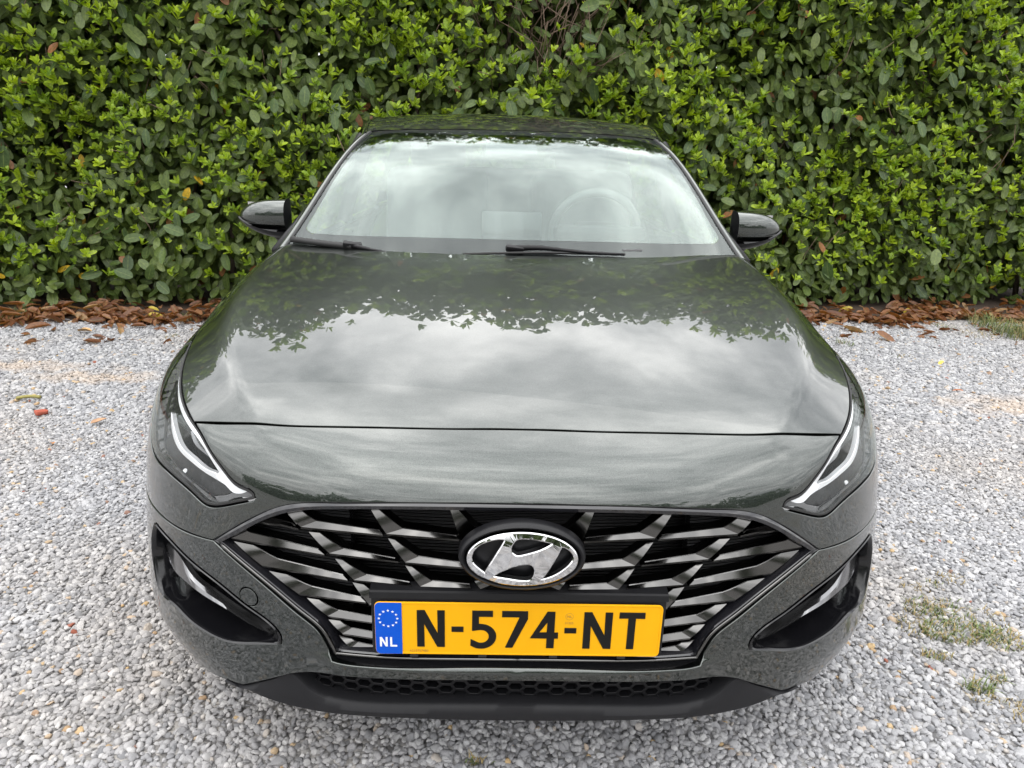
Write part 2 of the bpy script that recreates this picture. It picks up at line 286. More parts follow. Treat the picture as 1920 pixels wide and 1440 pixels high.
def smooth_path(pts,step):
    p=np.array(pts,float); t=np.concatenate([[0],np.cumsum(np.linalg.norm(np.diff(p,axis=0),axis=1))])
    n=max(2,int(math.ceil(t[-1]/step))+1); return Spline(t,p)(np.linspace(0,t[-1],n)) if len(p)>2 else p[0]+(p[1]-p[0])*np.linspace(0,1,n)[:,None]
def pip(pt,poly):
    x=pt[:,0][:,None]; y=pt[:,1][:,None]; a=poly; b=np.roll(poly,-1,0)
    c=((a[:,1]>y)!=(b[:,1]>y))&(x<(b[:,0]-a[:,0])*(y-a[:,1])/(b[:,1]-a[:,1]+1e-15)+a[:,0])
    return c.sum(1)%2==1
def area2(p): return .5*np.sum(p[:,0]*np.roll(p[:,1],-1)-np.roll(p[:,0],-1)*p[:,1])
def snormal(S,u,v,e=2e-4):
    a=S(u+e,v)-S(u-e,v); b=S(u,v+e)-S(u,v-e); n=np.cross(a,b); return n/np.maximum(np.linalg.norm(n,axis=-1,keepdims=True),1e-12)
def loop(*secs,step=.012,k=(1,1)):
    """join smooth sections (lists of uv points) into one closed outline in metric-scaled uv"""
    out=[]
    for s in secs:
        q=smooth_path(np.array(s,float)*np.array(k),step)
        if out and np.linalg.norm(out[-1]-q[0])<1e-6: q=q[1:]
        out+=list(q)
    out=np.array(out)
    keep=[i for i in range(len(out)) if np.linalg.norm(out[i]-out[i-1])>step*.12]
    return out[keep]
def panel_geo(S,outer,holes=(),k=(1,1),step=.014,gap=.0015,r=.002,depth=.014,centre=False,flip=False,thick=None):
    """trimmed panel of surface S(u,v); outlines in scaled uv (u*k0, v*k1); rounded, turned-in edges"""
    k=np.array(k,float); loops=[outer if area2(outer)>0 else outer[::-1]]+[h if area2(h)<0 else h[::-1] for h in holes]
    pts=[];edges=[];bl=[]
    for lp in loops:
        o=len(pts); pts+=[tuple(p) for p in lp]; n=len(lp); edges+=[(o+i,o+(i+1)%n) for i in range(n)]; bl.append((o,n))
    lo=loops[0].min(0); hi=loops[0].max(0)
    gx,gy=np.meshgrid(np.arange(lo[0]+step*.5,hi[0],step),np.arange(lo[1]+step*.5,hi[1],step)); gx=gx+(np.arange(gx.shape[0])%2)[:,None]*step*.5
    g=np.stack([gx.ravel(),gy.ravel()],1); ok=pip(g,loops[0])
    for h in loops[1:]: ok&=~pip(g,h)
    g=g[ok]; bp=np.array(pts)
    if len(g):
        dm=np.full(len(g),9.)
        for q in bp: dm=np.minimum(dm,((g-q)**2).sum(1))
        g=g[dm>(step*.55)**2]
    allp=pts+[tuple(p) for p in g]
    vo,eo,fo,ov,oe,of=delaunay_2d_cdt([Vector(p) for p in allp],edges,[],0,1e-7)
    uv=np.array([(v.x,v.y) for v in vo]); inv_={}
    for i,l in enumerate(ov):
        for q in l: inv_[q]=i
    tri=np.array([f for f in fo if len(f)==3]); c=uv[tri].mean(1); ok=pip(c,loops[0])
    for h in loops[1:]: ok&=~pip(c,h)
    tri=tri[ok]
    q=uv[tri]; ar=(q[:,1,0]-q[:,0,0])*(q[:,2,1]-q[:,0,1])-(q[:,2,0]-q[:,0,0])*(q[:,1,1]-q[:,0,1])
    tri=np.where((ar<0)[:,None],tri[:,::-1],tri)
    U=uv/k; P=S(U[:,0],U[:,1]); Nn=snormal(S,U[:,0],U[:,1]); V=P.copy(); faces=[tuple(t) for t in tri]; V=list(V); NN=list(Nn)
    for o,n in bl:
        idx=[inv_[o+i] for i in range(n)]; B=P[idx]; nb=Nn[idx]
        dr=np.roll(B,-1,0)-np.roll(B,1,0); dr/=np.maximum(np.linalg.norm(dr,axis=1,keepdims=True),1e-9)
        t=np.cross(dr,nb); t/=np.maximum(np.linalg.norm(t,axis=1,keepdims=True),1e-9)
        cen=np.array([centre and abs(uv[i,0])<1e-5 for i in idx])
        for j in range(n):
            if not cen[j]: continue
            a_,b_=cen[j-1],cen[(j+1)%n]
            if a_ and b_: t[j]=0; continue
            e_=(B[(j+1)%n]-B[j]) if a_ else (B[j]-B[j-1]); q_=np.cross(e_,nb[j]); q_[0]=0; t[j]=q_/max(np.linalg.norm(q_),1e-9)
        for j,i in enumerate(idx): V[i]=B[j]-t[j]*(gap+r)
        if depth<=0: continue
        rings=[idx]
        for (a,b,nt_) in ((.3*r,.7*r,0),(r,r,1),(r,depth,1)) if False else ((.7*r,.3*r,.6),(r,r,1.),(r,depth,1.)):
            base=len(V)
            for j in range(n):
                V.append(B[j]-t[j]*(gap+r)+t[j]*a-nb[j]*b); m_=nb[j]*(1-nt_)+t[j]*nt_; l=np.linalg.norm(m_); NN.append(m_/l if l>1e-6 else nb[j])
            rings.append(list(range(base,base+n)))
        for a,b in zip(rings[:-1],rings[1:]):
            for j in range(n):
                j2=(j+1)%n
                if cen[j] and cen[j2]: continue
                faces.append((a[j],b[j],b[j2],a[j2]))
    V=np.array(V); NN=np.array(NN)
    if flip: faces=[tuple(reversed(f)) for f in faces]; NN=-NN
    return V,faces,NN
def panel(name,S,outer,mat,parent,side=0,**kw):
    g=panel_geo(S,outer,**kw)
    if side==0: g=join_geo(g,mirror_geo(*g))
    elif side<0: g=mirror_geo(*g)
    return mesh_obj(name,g[0],g[1],mat,parent,normals=g[2])
def grid_geo(P,flip=False,closed=False):
    """quad grid from an array of points (rows, cols, 3) with smooth normals"""
    P=np.asarray(P,float); a,b=P.shape[:2]; f=[]
    for i in range(a-1):
        for j in range(b if closed else b-1):
            j2=(j+1)%b; q=(i*b+j,i*b+j2,(i+1)*b+j2,(i+1)*b+j); f.append(q if not flip else q[::-1])
    return P.reshape(-1,3),f,None
def tube_geo(path,r,n=8,closed=False,caps=True):
    p=np.asarray(path,float); m=len(p); rr=np.broadcast_to(np.asarray(r,float),(m,))
    d=(np.roll(p,-1,0)-np.roll(p,1,0)) if closed else np.gradient(p,axis=0); d/=np.maximum(np.linalg.norm(d,axis=1,keepdims=True),1e-9)
    up=np.array([0,0,1.]) if abs(d[0][2])<.9 else np.array([1.,0,0]); V=[];f=[]; a=np.cross(d[0],up); a/=np.linalg.norm(a)
    for i in range(m):
        a=a-d[i]*np.dot(a,d[i]); a/=max(np.linalg.norm(a),1e-9); b=np.cross(d[i],a)
        for k in range(n):
            t=2*math.pi*k/n; V.append(p[i]+(a*math.cos(t)+b*math.sin(t))*rr[i])
    for i in range(m if closed else m-1):
        i2=(i+1)%m
        for k in range(n): f.append((i*n+k,i*n+(k+1)%n,i2*n+(k+1)%n,i2*n+k))
    if caps and not closed: f.append(tuple(range(n))[::-1]); f.append(tuple((m-1)*n+k for k in range(n)))
    return np.array(V),f,None
def box_geo(c,s,rot=None,bev=0):
    import bmesh
    bm=bmesh.new(); bmesh.ops.create_cube(bm,size=1); bmesh.ops.scale(bm,vec=Vector(s),verts=bm.verts)
    if bev: bmesh.ops.bevel(bm,geom=bm.edges[:],offset=bev,segments=2,affect='EDGES',profile=.5)
    if rot is not None: bmesh.ops.rotate(bm,cent=(0,0,0),matrix=Euler(rot).to_matrix(),verts=bm.verts)
    bmesh.ops.translate(bm,vec=Vector(c),verts=bm.verts); bm.verts.ensure_lookup_table()
    v=np.array([x.co[:] for x in bm.verts]); f=[tuple(q.index for q in x.verts) for x in bm.faces]; bm.free(); return v,f,None
def lathe_geo(prof,n=48,axis='X'):
    V=[];f=[];m=len(prof)
    for i in range(n):
        t=2*math.pi*i/n
        for (a,r) in prof: V.append((a,r*math.cos(t),r*math.sin(t)))
    for i in range(n):
        for j in range(m-1): f.append((i*m+j,((i+1)%n)*m+j,((i+1)%n)*m+j+1,i*m+j+1))
    return np.array(V),f,None
def add(name,g,mat,parent=None,smooth=True,side=1,autos=None):
    if side==0: g=join_geo(g,mirror_geo(*g))
    elif side<0: g=mirror_geo(*g)
    o=mesh_obj(name,g[0],g[1],mat,parent,smooth=smooth)
    if autos is not None: o.data.set_sharp_from_angle(angle=R(autos))
    return o
def poly_prism(outer,holes,d,bev=0):
    """flat polygon (x,z) with holes, extruded towards -y by d; the front edge slightly bevelled"""
    loops=[np.array(outer,float)]+[np.array(h,float) for h in holes]
    loops=[loops[0] if area2(loops[0])>0 else loops[0][::-1]]+[h if area2(h)<0 else h[::-1] for h in loops[1:]]
    pts=[];edges=[];bl=[]
    for lp in loops:
        o=len(pts); pts+=[tuple(p) for p in lp]; n=len(lp); edges+=[(o+i,o+(i+1)%n) for i in range(n)]; bl.append((o,n))
    vo,eo,fo,ov,oe,of=delaunay_2d_cdt([Vector(p) for p in pts],edges,[],0,1e-8)
    uv=np.array([(v.x,v.y) for v in vo]); tri=np.array(fo); c=uv[tri].mean(1); ok=pip(c,loops[0])
    for h in loops[1:]: ok&=~pip(c,h)
    tri=tri[ok]; inv_={}
    for i,l in enumerate(ov):
        for q in l: inv_[q]=i
    q=uv[tri]; ar=(q[:,1,0]-q[:,0,0])*(q[:,2,1]-q[:,0,1])-(q[:,2,0]-q[:,0,0])*(q[:,1,1]-q[:,0,1]); tri=np.where((ar<0)[:,None],tri[:,::-1],tri)
    V=[(a,-d,b) for a,b in uv]; f=[tuple(t) for t in tri]
    for o,n in bl:
        idx=[inv_[o+i] for i in range(n)]; lp=uv[idx]; dr=np.roll(lp,-1,0)-np.roll(lp,1,0); dr/=np.maximum(np.linalg.norm(dr,axis=1,keepdims=True),1e-9); t=np.stack([dr[:,1],-dr[:,0]],1)
        rings=[idx]
        for off,dep in (((bev,d-bev*.7),(bev,0)) if bev else ((0,0),)):
            b0=len(V)
            for j in range(n): V.append((lp[j,0]+t[j,0]*off,-dep,lp[j,1]+t[j,1]*off))
            rings.append(list(range(b0,b0+n)))
        for a,b in zip(rings[:-1],rings[1:]):
            for j in range(n): j2=(j+1)%n; f.append((a[j],b[j],b[j2],a[j2]))
    return np.array(V),f,None
def xform(g,loc=(0,0,0),rot=(0,0,0),scale=1):
    m=np.array(Euler(rot).to_matrix()); v=(np.asarray(g[0])*scale)@m.T+np.array(loc); return v,g[1],g[2]
# ================================================================ the car
car=thing('parked_car','dark green-grey hatchback parked nose-on with yellow number plate N-574-NT','car')
NK=(1,.25)
def planY(x):
    ss=np.linspace(0,1.25,900); pp=PLAN(ss); return np.interp(np.abs(x),pp[:,0],pp[:,1])
def s_of_y(y): return np.interp(y,PY,S_PX)
def SEC(*a): return [tuple(p) for p in a]
W0=HOOD_FRONT[-1][1]-.001; YF=float(N(0.,W0)[1]); HOODC=HL_IN[5]; SPLIT=(1.08,0.); SPL2=HL_REAR[1]
# --- hood
edge_uv=[(s,.83) for s in np.linspace(S_END-.06,1.26,8)]
hood_side=[N(*p) for p in edge_uv]+[N(*p) for p in HL_IN[:6]]
hood_front=[N(*p) for p in HOOD_FRONT]
cw=[(0,1.101),(.17,1.107),(.337,1.125),(.47,1.158),(.584,1.205),(.68,1.25),(.735,1.29)]
h_out=loop(cw,SEC(cw[-1],hood_side[0][:2]),[p[:2] for p in hood_side],[hood_side[-1][:2]]+[p[:2] for p in hood_front]+[(.05,YF+.0003),(0,YF)],SEC((0,YF),(0,1.101)),step=.014)
panel('hood',HOOD,h_out,M['paint'],car,step=.018,centre=True,gap=.0022,r=.0015,depth=.02)
# --- upper bumper (nose), lower bumper
nose=loop([(0,.394)]+GR_TOP[::-1]+[(.589,.004)],SEC((.589,.004),SPLIT),SEC(SPLIT,SPL2),[SPL2,HL_REAR[0]]+HL_OUT[::-1],SEC(HL_OUT[0],HL_IN[-1]),HL_IN[:4:-1],[HOODC]+HOOD_FRONT+[(.05,W0+.0002),(0,W0)],SEC((0,W0),(0,.394)),k=NK,step=.011)
bumper=panel('front_bumper',N,nose,M['paint'],car,k=NK,step=.014,centre=True,gap=.0016,r=.0022,depth=.02)
arch=[(.905-math.sqrt(max(0,.345**2-(z-.32)**2)),z) for z in np.linspace(.562,.22,12)]
ftop=[(s,float(NZ(s)[0])) for s in np.linspace(.589,float(s_of_y(arch[0][0])),9)]; ftop[0]=(.589,.586)
fasc=loop([(0,.3985),(.05,.3983),(.247,.3910),(.342,.389)],[(.342,.389),(.353,.410),(.369,.441),(.404,.470),(.450,.504),(.528,.553),(.589,.586)],ftop,
  [(float(s_of_y(y)),z) for y,z in arch],[(float(s_of_y(arch[-1][0])),.22),(1.0,.225),(.8,.236),(.66,.250),(.553,.266)],SEC((.553,.266),(.437,.329)),[(.437,.329),(.395,.344),(.248,.362),(.05,.3706),(0,.371)],SEC((0,.371),(0,.3985)),step=.011)
fog=loop(FOG[:8],FOG[7:]+[FOG[0]],step=.009)
tow_c=np.array((.512,.487)); tow=tow_c+.0185*np.array([(math.cos(t)*1.05,math.sin(t)) for t in np.linspace(0,2*math.pi,40,endpoint=False)])
kwf=dict(step=.013,centre=True,gap=.0008,r=.003,depth=.018)
gf_=join_geo(panel_geo(F,fasc,holes=[fog],**kwf),mirror_geo(*panel_geo(F,fasc,holes=[fog,tow],**kwf)))
mesh_obj('lower_fascia',gf_[0],gf_[1],M['paint_low'],bumper,normals=gf_[2])
panel('tow_eye_cover',F,tow,M['paint'],bumper,side=-1,step=.008,gap=.0005,r=.0006,depth=.006)
# --- fenders
def arch_uv(a0,a1,n):
    o=[]
    for t in np.linspace(a0,a1,n):
        y=.905-.345*math.cos(t); z=.32+.345*math.sin(t); s=float(s_of_y(y)); zz=N(np.full(60,s),np.linspace(0,.5,60))[:,2]; o.append((s,float(np.interp(z,zz,np.linspace(0,.5,60)))))
    return o
t0=math.asin((.562-.32)/.345)
fend=loop(SEC(SPLIT,(float(s_of_y(arch[0][0])),0)),[(float(s_of_y(arch[0][0])),0)]+arch_uv(t0,math.pi-t0,14)[1:],SEC(arch_uv(math.pi-t0,math.pi-t0,1)[0],(S_END-.02,0.)),SEC((S_END-.02,0.),(S_END-.02,.83)),
  [(S_END-.02,.83)]+edge_uv[1:]+[HL_IN[0]],[HL_IN[0]]+HL_REAR[:0:-1],SEC(SPL2,SPLIT),k=NK,step=.012)
rarch=[(.905+math.sqrt(max(0,.345**2-(z-.32)**2)),z) for z in np.linspace(.565,.22,12)]
flow=loop([(float(s_of_y(y)),z) for y,z in rarch],[(float(s_of_y(rarch[-1][0])),.22),(S_END-.02,.20)],SEC((S_END-.02,.20),(S_END-.02,.572)),SEC((S_END-.02,.572),(float(s_of_y(rarch[0][0])),.565)),step=.012)
for sd_ in (-1,1):
    fe_=panel('front_fender',N,fend,M['paint'],car,side=sd_,k=NK,step=.016,gap=.0016,r=.0022,depth=.02)
    panel('fender_lower',F,flow,M['paint'],fe_,side=sd_,step=.02,gap=.0012,r=.002,depth=.02)
# --- headlights
def NOFF(dep):
    def f(s,w):
        s=np.asarray(s,float); w=np.asarray(w,float); return N(s,w)-snormal(N,s,w)*dep
    return f
lens_o=loop(HL_IN,SEC(HL_IN[-1],HL_OUT[0]),HL_OUT,[HL_OUT[-1]]+HL_REAR+[HL_IN[0]],k=NK,step=.009)
lens_c=lens_o.mean(0)
def inset(lp,d):
    lp=lp if area2(lp)>0 else lp[::-1]
    dr=np.roll(lp,-1,0)-np.roll(lp,1,0); dr/=np.maximum(np.linalg.norm(dr,axis=1,keepdims=True),1e-9); return lp-np.stack([dr[:,1],-dr[:,0]],1)*d
def band(path,wid,k=NK):
    p=smooth_path(np.array(path)*np.array(k),.01); d=np.gradient(p,axis=0); d/=np.maximum(np.linalg.norm(d,axis=1,keepdims=True),1e-9); n=np.stack([-d[:,1],d[:,0]],1)
    return np.concatenate([p+n*wid/2,(p-n*wid/2)[::-1]])
def sec_poly(pts,step=.008): return loop(list(pts)+[pts[0]],k=NK,step=step)
_hp=smooth_path(np.array(HL_IN[1:11])*np.array(NK),.006); _hd=np.gradient(_hp,axis=0); _hd/=np.linalg.norm(_hd,axis=1,keepdims=True); _hn=np.stack([_hd[:,1],-_hd[:,0]],1)
if np.dot(_hn[len(_hn)//2],lens_c-_hp[len(_hn)//2])<0: _hn=-_hn
_wd=np.interp(np.linspace(0,1,len(_hp)),[0,.35,.7,1],[.005,.012,.018,.017])[:,None]
strip_o=np.concatenate([_hp+_hn*.0085,(_hp+_hn*(.0085+_wd))[::-1]])
block_o=sec_poly(L_BLOCK,.006); block_o=block_o.mean(0)+(block_o-block_o.mean(0))*np.array((1.18,1.25))
strip2_o=sec_poly(L_STRIP2,.006)
strip2_o=inset(strip2_o,-.0012)
def lamp_bowl(s,w):
    """inside of the lamp: from the rim down to a floor some 45 mm deep"""
    s=np.asarray(s,float); w=np.asarray(w,float); q=np.stack([s*NK[0],w*NK[1]],-1)
    d=np.full(s.shape,9.)
    for a in lens_o: d=np.minimum(d,np.hypot(q[...,0]-a[0],q[...,1]-a[1]))
    dep=.006+.040*(1-np.exp(-d/.018)); n=snormal(N,s,w); return N(s,w)-n*dep[...,None]
for sd_ in (-1,1):
    lb=panel('headlight',lamp_bowl,inset(lens_o,.002),M['lamp_dark'],car,side=sd_,k=NK,step=.007,gap=0,r=.0005,depth=.012)
    panel('lens',NOFF(.0005),lens_o,M['lens'],lb,side=sd_,k=NK,step=.012,gap=.0042,r=.0015,depth=0)
    rim_=np.array(lens_o); panel('seal',NOFF(.0012),inset(lens_o,.0015),M['seal'],lb,side=sd_,holes=[inset(lens_o,.0062)],k=NK,step=.004,gap=0,r=.0008,depth=.008)
    panel('light_strip',NOFF(.010),strip_o,M['lamp_chrome'],lb,side=sd_,k=NK,step=.006,gap=0,r=.001,depth=.012)
    panel('light_guide',NOFF(.008),block_o,M['lamp_white'],lb,side=sd_,k=NK,step=.006,gap=0,r=.001,depth=.012)
    panel('lower_light_strip',NOFF(.014),strip2_o,M['lamp_chrome'],lb,side=sd_,k=NK,step=.006,gap=0,r=.001,depth=.01)
    panel('turn_signal',NOFF(.009),sec_poly(L_TURN,.006),M['turn'],lb,side=sd_,k=NK,step=.006,gap=0,r=.001,depth=.012)
    panel('reflector_edge',NOFF(.014),band(L_RIM,.0014),M['lamp_grey'],lb,side=sd_,k=NK,step=.004,gap=0,r=.0004,depth=.006)
    # lower bezel: between second strip and the outer edge
    low=[p for p in L_STRIP2[7:]]
    bez=L_STRIP2[11:6:-1]+[(L_TURN[1][0]+.0,L_TURN[1][1]+.02),L_TURN[0]]+[L_RIM[i] for i in range(9,4,-1)]
    panel('bezel',NOFF(.017),sec_poly(bez,.007),M['lamp_grey'],lb,side=sd_,k=NK,step=.007,gap=0,r=.001,depth=.012)
    for mk in L_MARKS[:1]: panel('bezel_mark',NOFF(.0155),loop(mk+[mk[0]],k=NK,step=.003),M['lamp_white'],lb,side=sd_,k=NK,step=.003,gap=0,r=.0003,depth=.002)
    panel('projector',NOFF(.034),sec_poly(L_PROJ,.006),M['black_gloss'],lb,side=sd_,k=NK,step=.006,gap=0,r=.004,depth=.012)
    # projector slots
    a=np.array(L_PROJ[2]); b=np.array(L_PROJ[4]); c_=np.array(L_PROJ[6])
    for i in range(4):
        t=.25+.17*i; m_=a*(1-t)+b*t; e_=m_+(c_-m_)*.55
        panel('projector_fin',NOFF(.031),band([tuple(m_*.98+e_*.02),tuple((m_+e_)/2),tuple(e_)],.003),M['lamp_grey'],lb,side=sd_,k=NK,step=.004,gap=0,r=.0004,depth=.004)
# --- grille
gtop3=[N(0,.394)]+[N(*p) for p in GR_TOP[::-1]]+[N(.589,.004)]
glow3=[F(.589,.586),F(.528,.553),F(.45,.504),F(.404,.47),F(.369,.441),F(.353,.41),F(.342,.389)]
gbot3=[F(.342,.389),F(.247,.3910),F(.05,.3983),F(0,.3985)]
go=np.array(list(smooth_path([(p[0],p[2]) for p in gtop3],.01))+list(smooth_path([(p[0],p[2]) for p in glow3],.01))[1:]+list(smooth_path([(p[0],p[2]) for p in gbot3],.01))[1:])   # (x,z) half outline centre-top -> centre-bottom
def half_ring(pl,d):
    q=inset(np.concatenate([pl,(pl*np.array([-1,1]))[::-1][1:-1]]) ,d) if False else None
    dr=np.gradient(pl,axis=0); dr/=np.maximum(np.linalg.norm(dr,axis=1,keepdims=True),1e-9); n=np.stack([dr[:,1],-dr[:,0]],1); n[0]=(0,-1); n[-1]=(0,1); o=pl+n*d; o[:,0]=np.maximum(o[:,0],0); o[0,0]=o[-1,0]=0; return o
_wlow=sstep(.50,.42,go[:,1])[:,None]
def gring(d,dep,d2=None):
    q=half_ring(go,d)
    if d2 is not None: q=q*(1-_wlow)+half_ring(go,d2)*_wlow
    return np.stack([q[:,0],planY(q[:,0])+dep,q[:,1]],1)
def gring_(d,dep): q=half_ring(go,d); return np.stack([q[:,0],planY(q[:,0])+dep,q[:,1]],1)
nz_y=np.interp(np.linspace(0,1,len(go)),[0,1],[0,0])
fr=np.stack([gring(-.006,.016,-.034),gring(.0005,.004),gring(.003,.001),gring(.010,.003),gring(.013,.008),gring(.020,.045),gring(.022,.075)])
grille=add('grille',grid_geo(fr,flip=True),M['black_gloss'],car,side=0,autos=35)
SB=lambda dep:(lambda x,z:np.stack([x,planY(x)+dep,z+0*x],-1))
gi=half_ring(go,.004); gl_=np.concatenate([gi]); 
panel('radiator',SB(.105),gl_,M['radiator'],grille,step=.03,centre=True,gap=0,depth=0)
ribo=gi[gi[:,0]>.31]; ribo=np.concatenate([ribo,[(.31,ribo[-1,1]),(.31,ribo[0,1])]])
for sd_ in (-1,1): panel('ribbed_insert',SB(.052),ribo,M['ribs'],grille,side=sd_,step=.03,gap=0,depth=.02,r=.002)
# trim line along lower edge of the opening
tl=half_ring(go,.0085); i0=int(np.argmax(tl[:,0])); tl=tl[i0+2:]
tl3=np.stack([tl[:,0],planY(tl[:,0])-.001,tl[:,1]],1)
add('trim_strip',tube_geo(tl3,.0032,8),M['dark_chrome'],grille,side=0)
def bar(pts,n=7):
    TL,TR,BU,BL,EU,EL=[np.array(p) for p in pts]; dn=np.array([0,.004,-.0062]); bk=np.array([0,.035,-.004]); hb=np.array([0,.0016,.0010]); V=[];f=[];mi=[]
    def strip(lo,hi,m_):
        b0=len(V); k=len(lo); V.extend(lo); V.extend(hi)
        for j in range(k-1): f.append((b0+j,b0+j+1,b0+k+j+1,b0+k+j)); mi.append(m_)
    T=np.linspace(0,1,n)
    def run(A,B,C_,D,sag):
        l=[A+(B-A)*t+np.array((0,-sag*math.sin(math.pi*t),0)) for t in T]; h=[C_+(D-C_)*t+np.array((0,-sag*math.sin(math.pi*t),0)) for t in T]; return l,h
    for l,h in (run(TL,BL,TR,BU,.0020),run(BL,EL,BU,EU,.0)):
        strip(l,h,0); strip([p+dn for p in l],l,1); strip([p+dn+bk for p in l],[p+dn for p in l],1); strip(h,[p+hb for p in h],2); strip([p+hb for p in h],[p+hb+bk*.8 for p in h],1)
    for p,q in ((TL,TR),(EL,EU)): b0=len(V); V.extend([p+dn+bk,p+dn,p,q,q+hb,q+hb+bk*.8]); f.append(tuple(range(b0,b0+6))); mi.append(1)
    return np.array(V),f,mi
for b in BARS:
    v,f,mi=bar(b)
    for sd_ in (-1,1):
        vv=v*np.array([sd_,1,1]); ff=f if sd_<0 else [tuple(reversed(q)) for q in f]
        o=mesh_obj('bar',vv,ff,M['dark_chrome'],grille,smooth=True); o.data.materials.append(M['dark_chrome_edge']); o.data.materials.append(M['bar_edge']); o.data.polygons.foreach_set('material_index',mi)
# --- emblem
EMC=(0,-.034,.6455); EMT=R(-8)
def em(px,py): return ((px-962)/792*.0935,-(py-616)/384*.0478)
def ell(a,b,n=72,c=(0,0)): return [(c[0]+a*math.cos(t),c[1]+b*math.sin(t)) for t in np.linspace(0,2*math.pi,n,endpoint=False)]
emb=add('emblem',xform(poly_prism(ell(.100,.054),[],.010,.002),(0,EMC[1]+.02,EMC[2]),(EMT,0,0)),M['satin_black'],car,smooth=False)
emb.data.shade_smooth(); emb.data.set_sharp_from_angle(angle=R(50))
# raised black surround
th=np.linspace(0,2*math.pi,80,endpoint=False)
def ering(a,b,y): return np.stack([a*np.cos(th),np.full(80,y),b*np.sin(th)],1)
su=np.stack([ering(.1085,.0605,.02),ering(.108,.060,.004),ering(.106,.058,-.006),ering(.1025,.0545,-.009),ering(.098,.0515,-.007),ering(.0965,.0505,.004)])
add('surround',xform(grid_geo(su,flip=True,closed=True),EMC,(EMT,0,0)),M['satin_black'],emb,autos=60)
HL_=[[(245,590),(265,520),(310,460),(400,400),(560,350),(660,340),(688,352),(684,385),(600,520),(520,650),(450,770),(425,790),(330,720),(265,655)],
 [(862,345),(920,320),(1050,320),(1200,340),(1340,370),(1362,384),(1340,405),(1200,470),(1050,520),(930,550),(875,545),(822,505),(802,450),(825,390)],
 [(570,850),(640,800),(760,740),(900,695),(1030,680),(1090,695),(1128,750),(1120,830),(1080,890),(1010,915),(880,905),(720,882),(600,866)],
 [(1240,880),(1300,800),(1390,650),(1460,530),(1500,450),(1530,440),(1600,470),(1665,530),(1682,580),(1650,650),(1570,730),(1450,810),(1330,860)]]
hs=[]
for h in HL_:
    q=np.array([em(*p) for p in h]); t=np.arange(len(q)+1); q2=Spline(t,np.concatenate([q,q[:1]]))(np.linspace(0,len(q),len(q)*3,endpoint=False)); hs.append(q2.mean(0)+(q2-q2.mean(0))*np.array((1.07,1.10)))
eg=poly_prism(ell(.0915,.0462,96),hs,.012,.0018)
ev=np.array(eg[0]); rr=(ev[:,0]/.0935)**2+(ev[:,2]/.0478)**2; front=ev[:,1]<-.005; ev[:,1]-=np.where(front,.006*np.clip(1-np.abs(rr-.25)*1.1,0,1),0)
add('chrome_badge',xform((ev,eg[1],None),EMC,(EMT,0,0)),M['chrome'],emb,smooth=False)
# --- number plate
PY0=-.001; PW,PH=.516,.109; PZ0=.4195
holder=add('plate_holder',box_geo((0,PY0+.010,PZ0+PH/2),(PW+.016,.012,PH+.014),bev=.005),M['satin_black'],car,autos=40)
pts=[(PY0+.003,PZ0+PH+.005),(PY0+.006,PZ0+PH+.015),(PY0+.010,PZ0+PH+.017),(PY0+.030,PZ0+PH+.022),(PY0+.05,PZ0+PH-.01)]
top=np.array([[(x,y,z) for x in (-PW/2-.010,PW/2+.010)] for y,z in pts]); add('plate_holder_top',grid_geo(top,flip=False),M['satin_black'],holder,smooth=False)
for cx in (-.19,-.065,.065,.19): add('clip',box_geo((cx,PY0+.002,PZ0-.0055),(.015,.006,.006),bev=.001),M['seal'],holder,autos=40)
def rrect(w,h,r,n=6):
    o=[]
    for cx,cy,a in ((w/2-r,h/2-r,0),(-w/2+r,h/2-r,90),(-w/2+r,-h/2+r,180),(w/2-r,-h/2+r,270)):
        for i in range(n+1): t=R(a+90*i/n); o.append((cx+r*math.cos(t),cy+r*math.sin(t)))
    return o
def at_plate(g,dy=0): return xform(g,(0,PY0+dy,PZ0+PH/2))
plate=add('number_plate',at_plate(poly_prism(rrect(PW,PH,.009),[],.0016,.0006)),M['yellow'],car,smooth=False)
rimp=poly_prism(rrect(PW,PH,.009),[rrect(PW-.005,PH-.005,.007)],.0026,.0005); add('pressed_edge',at_plate(rimp),M['yellow'],plate,smooth=False)
bl=[p for p in rrect(PW-.0006,PH-.0006,.009) if p[0]<-.2]; bl=np.array(bl); bandp=[(-.2105,PH/2-.0003)]+[tuple(p) for p in bl]+[(-.2105,-PH/2+.0003)]
add('country_band',at_plate(poly_prism(bandp,[],.0031,.0003)),M['blue'],plate,smooth=False)
def star(cx,cz,r): return [(cx+(r if i%2==0 else r*.42)*math.sin(i*math.pi/5),cz+(r if i%2==0 else r*.42)*math.cos(i*math.pi/5)) for i in range(10)]
for i in range(12):
    a=i*math.pi/6; add('star',at_plate(poly_prism(star(-.2345+.0165*math.sin(a),.0215+.0165*math.cos(a),.0026),[],.0036)),M['white'],plate,smooth=False)
def text_geo(txt,size,extr=.0002):
    cu=bpy.data.curves.new('t','FONT'); cu.body=txt; cu.size=size; cu.extrude=extr; cu.align_x='CENTER'; cu.align_y='CENTER'; cu.resolution_u=3
    o=bpy.data.objects.new('t',cu); COL.objects.link(o); dg=bpy.context.evaluated_depsgraph_get(); dg.update(); me=o.evaluated_get(dg).to_mesh()
    v=np.array([q.co[:] for q in me.vertices]); f=[tuple(p.vertices) for p in me.polygons]; o.evaluated_get(dg).to_mesh_clear(); bpy.data.objects.remove(o); bpy.data.curves.remove(cu)
    return np.stack([v[:,0],-v[:,2],v[:,1]],1),f,None
